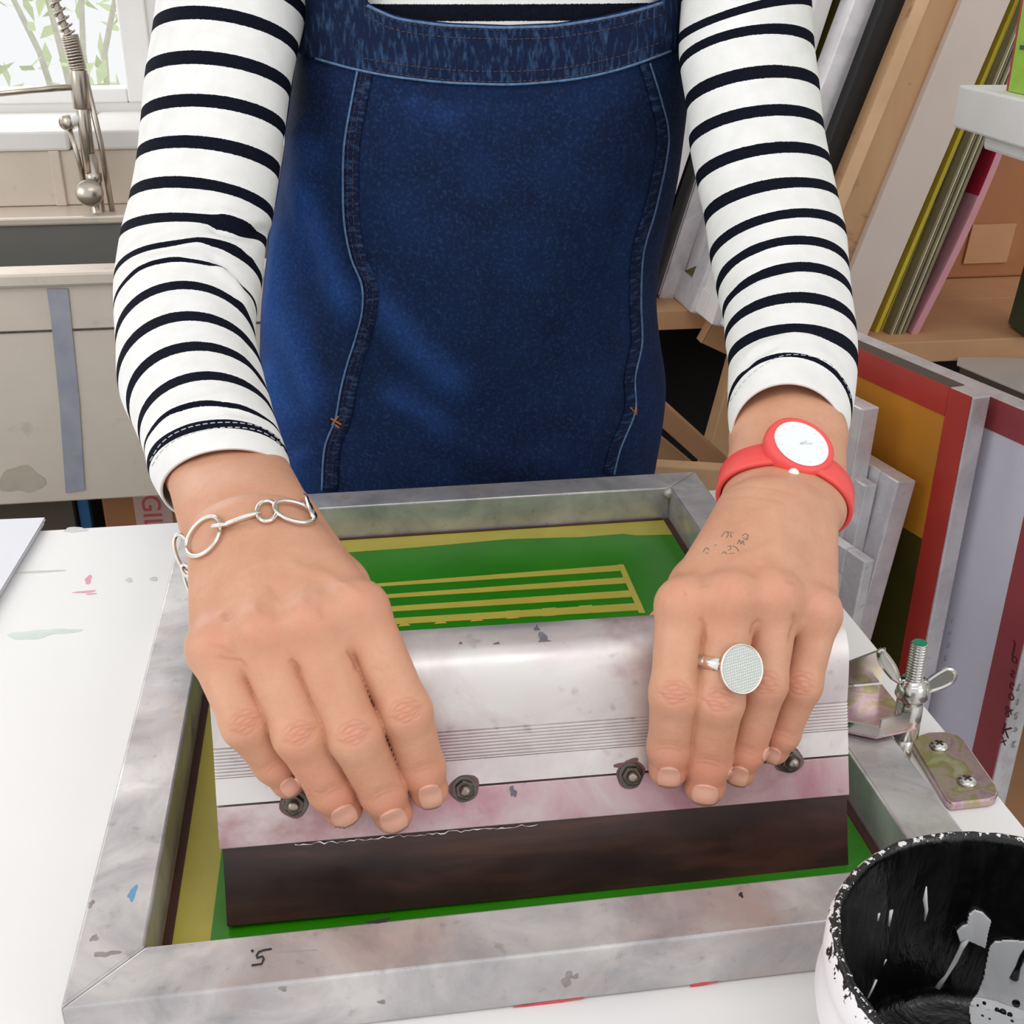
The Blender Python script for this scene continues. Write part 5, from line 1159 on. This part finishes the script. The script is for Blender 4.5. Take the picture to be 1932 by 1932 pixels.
for L in ([(1187, 768), (1198, 780)], [(1198, 762), (1198, 782)]):
    pts = [hitp(db_, *q) for q in spline(L, 4)]; pts = [h + nn * .0016 for h, nn in pts if h is not None]
    if len(pts) > 1: mk('bartack', *tube(pts, .0006, 6), M['orange_thread'], DR, True)

for x0 in (onY(628, 0, .50)[0], onY(1274, 0, .50)[0]):      # straps over the shoulders
    sx_ = x0 + (xc - x0) * .30; V, F = [], []
    P = spline([(x0, .508, 1.262), (x0 + (sx_ - x0) * .3, .512, 1.31), (sx_, .535, 1.362), (sx_, .60, 1.392), (sx_, .665, 1.368), (x0, .705, 1.30), (x0, .708, 1.20)], 6)
    for i, p in enumerate(P):
        t = nrm(P[min(i + 1, len(P) - 1)] - P[max(i - 1, 0)]); n_ = nrm(np.cross(t, V3(-1, 0, 0))); w_ = V3(.021, 0, 0)
        V += [p - w_ - n_ * .001, p + w_ - n_ * .001, p + w_ + n_ * .001, p - w_ + n_ * .001]
    for i in range(len(P) - 1):
        for q in range(4): F.append((4 * i + q, 4 * i + (q + 1) % 4, 4 * i + 4 + (q + 1) % 4, 4 * i + 4 + q))
    mk('strap', V, F, M['denim_seam'], DR, True)

# ------------------------------------------------------------------ watch, ring, bracelet
def need(x, y):
    h, nn = hitp(skin_bvh, x, y); return h, nn
WT = thing('wristwatch', 'red silicone wristwatch with a plain white dial on the wrist', 'watch', at(1515, 850, .56))
e1 = nrm(at(1588, 955, .553) - at(1362, 902, .560)); npn = nrm(at(1480, 945, .545) - at(1486, 822, .583)); npn = nrm(npn - e1 * (npn @ e1)); e2 = np.cross(npn, e1)
Cc = at(1476, 926, .5535)
if e2[2] < 0: e2 = -e2
nphi = 72; R_ = np.zeros((nphi, 3))
for i in range(nphi):
    a = 2 * math.pi * i / nphi; d = e1 * math.cos(a) + e2 * math.sin(a)
    for j, w0 in enumerate((-.006, 0, .006)):
        h = skin_bvh.ray_cast(Vector(Cc + npn * w0 + d * .09), Vector(-d), .09); R_[i, j] = np.nan if h[0] is None else .09 - h[3]
R_ = np.nanmax(R_, 1); R_ = np.clip(np.where(np.isnan(R_), np.nanmedian(R_), R_), .018, .0315); R_ = np.array([np.mean([R_[(i + k) % nphi] for k in (-2, -1, 0, 1, 2)]) for i in range(nphi)])
V, F = [], []
for i in range(nphi):
    a = 2 * math.pi * i / nphi; d = e1 * math.cos(a) + e2 * math.sin(a); hw = .0080
    for rr, ww in ((.0006, -hw), (.0006, hw), (.0022, hw), (.0030, hw * .8), (.0030, -hw * .8), (.0022, -hw)): V.append(Cc + d * (R_[i] + rr) + npn * ww)
for i in range(nphi):
    for k in range(6): F.append((i * 6 + k, i * 6 + (k + 1) % 6, ((i + 1) % nphi) * 6 + (k + 1) % 6, ((i + 1) % nphi) * 6 + k))
mk('strap', V, F, M['red_si'], WT, True)
wn_ = nrm(ROT @ V3(.34 * .62, .94 * .62, .785)); h0, _ = need(1514, 846); cb = h0 + wn_ * -.0025
u_ = nrm(ROT @ V3(math.cos(.36), -math.sin(.36), 0)); u_ = nrm(u_ - wn_ * (u_ @ wn_))
cf = onPl(1513, 836, cb + wn_ * .0088, wn_); cb = cf - wn_ * .0088
mk('case', *lathe([(.0150, 0), (.0164, .002), (.0167, .005), (.0160, .0078), (.0148, .0088), (.0134, .0089), (.0132, .0080), (0, .0078)], cb, wn_, 64, u_), M['red_si'], WT, True)
mk('dial', *lathe([(.0132, .0080), (.0132, .00835), (0, .00835)], cb, wn_, 64, u_), M['dial'], WT)
M['pale_grey'] = plain('pale_grey', (222, 227, 227), .4)
v_ = np.cross(wn_, u_)
for a, l_, wd_ in ((.45, .0062, .0005), (.95, .0042, .0007)):
    d = u_ * math.cos(a) + v_ * math.sin(a); p_ = np.cross(wn_, d); obox('watch_hand', cf - wn_ * .0003 - d * .0008 - p_ * wd_ / 2, d * l_, p_ * wd_, wn_ * .0003, M['pale_grey'], WT)
for k in range(12):
    a = k * math.pi / 6; d = u_ * math.cos(a) + v_ * math.sin(a); p_ = np.cross(wn_, d); obox('hour_mark', cf - wn_ * .00045 + d * .0100 - p_ * .0001, d * .0012, p_ * .0003, wn_ * .0002, M['pale_grey'], WT)
cr_ = onPl(1495, 894, cb + wn_ * .004, wn_); dcr = nrm(cr_ - (cb + wn_ * .004)); cr_ = cb + wn_ * .0058 + dcr * .0168
mk('crown', *lathe([(0, -.0012), (.0020, -.0012), (.0026, 0), (.0026, .0014), (.0018, .0024), (0, .0027)], cr_, dcr, 20), M['dial'], WT, True)
# ring with a round cloth-textured disc
RG = thing('finger_ring', 'silver ring with a large round linen textured disc on the middle finger', 'ring', at(1400, 1262, .46))
J, rj = RF[2]; fa = nrm(J[1] - J[0]); t_ = ((at(1368, 1252, .475) - J[0]) @ fa); rc_ = J[0] + fa * t_; rf = rj[0] * 1.0
vb_ = nrm(ray(1368, 1252)); e2_ = nrm(-vb_ - fa * (-vb_ @ fa)); e1_ = np.cross(fa, e2_); V, F = [], []
for i in range(64):
    a = 2 * math.pi * i / 64; d = e1_ * math.cos(a) + e2_ * math.sin(a); h = skin_bvh.ray_cast(Vector(rc_ + d * .0135), Vector(-d), .013)
    r0 = .0135 - h[3] if h[0] is not None else rf
    r0 = min(max(r0, rf * .9), rf * 1.12)
    for rr, ww in ((-.0003, -.0026), (-.0003, .0026), (.0011, .0026), (.0011, -.0026)): V.append(rc_ + d * (r0 + rr) + fa * ww)
for i in range(64):
    for k in range(4): F.append((i * 4 + k, i * 4 + (k + 1) % 4, ((i + 1) % 64) * 4 + (k + 1) % 4, ((i + 1) % 64) * 4 + k))
mk('band', V, F, M['silver'], RG, True)
dnn = nrm(ROT @ V3(.40, .10, .91)); h0, _ = need(1378, 1258); dc = onPl(1400, 1262, h0 - nrm(ray(1378, 1258)) * .0052, dnn)
mk('bezel', *lathe([(0, -.0034), (.0080, -.0034), (.0094, -.0026), (.0099, -.0004), (.0099, .0002), (.0096, .0005), (.0092, .0004), (.0091, -.0002), (0, -.0003)], dc, dnn, 64), M['silver'], RG, True)
ln = Mat('linen_disc', .5, .1)
w1 = ln.n('ShaderNodeTexWave'); w2 = ln.n('ShaderNodeTexWave'); w2.bands_direction = 'Z'
for w_ in (w1, w2): w_.inputs['Scale'].default_value = 330; w_.inputs['Distortion'].default_value = 2.5; w_.inputs['Detail Scale'].default_value = 2.; ln.l(ln.tc, w_.inputs[0])
hh_ = ln.math('ADD', w1.outputs['Fac'], w2.outputs['Fac']); ln.col(ln.ramp(ln.math('MULTIPLY', hh_, .5), [(.1, lin(190, 196, 190)), (.8, lin(226, 230, 224))])).bump(hh_, .0003, .5)
mk('disc', *lathe([(.00915, -.0003), (.00915, .00005), (0, .0002)], dc, dnn, 64), ln.m, RG)
mk('post', *lathe([(.0035, -.006), (.0035, -.003)], dc, dnn, 16), M['silver'], RG)
# silver chain bracelet
BR = thing('bracelet', 'silver chain bracelet of large oval hand-made links around the wrist', 'bracelet', at(450, 1000, .52))
def link(cx, cy, lx, ly, minor, r=.00095, tilt=0., lift_=.0016, depth=None):
    cx, cy = 300 + cx / 2.415, 830 + cy / 2.415; L = np.array([lx, ly], float) / 2.415 / 2; mn = minor / 2.415 / 2; t = nrm(L); s = np.array([-t[1], t[0]])
    pts, ds = [], []
    for k in range(36):
        a = 2 * math.pi * k / 36; q = np.array([cx, cy]) + L * math.cos(a) + s * mn * math.sin(a); h, nn = need(*q); ds.append(None if h is None or depth else pix(h)[0, 2]); pts.append((q, h, nn, a))
    ok = [d for d in ds if d is not None]; d0 = depth or (max(ok) if ok else .53); P = []
    for (q, h, nn, a), d in zip(pts, ds):
        lf = lift_ + tilt * math.sin(a)
        P.append(at(*q, d0 - lf) if d is None else h + nn * lf)
    P = np.array(P); P = (np.roll(P, 1, 0) + P * 2 + np.roll(P, -1, 0)) / 4
    mk('link', *tube(P, r, 8, closed=True), M['silver'], BR, True)
link(215, 447, 115, -168, 118); link(297, 407, 62, -6, 22, tilt=.0018, lift_=.003); link(388, 378, 150, -52, 26, tilt=.002, lift_=.0026); link(492, 338, 88, 10, 92); link(612, 345, 178, 62, 84, lift_=.002)
link(672, 330, 44, 108, 26, tilt=.0015, lift_=.003); link(730, 415, 70, 96, 14, tilt=.0015, lift_=.002, depth=.548)
link(118, 522, 70, 178, 78, depth=.536); link(128, 598, 40, 52, 34, depth=.535); link(133, 655, 40, 120, 18, depth=.538)
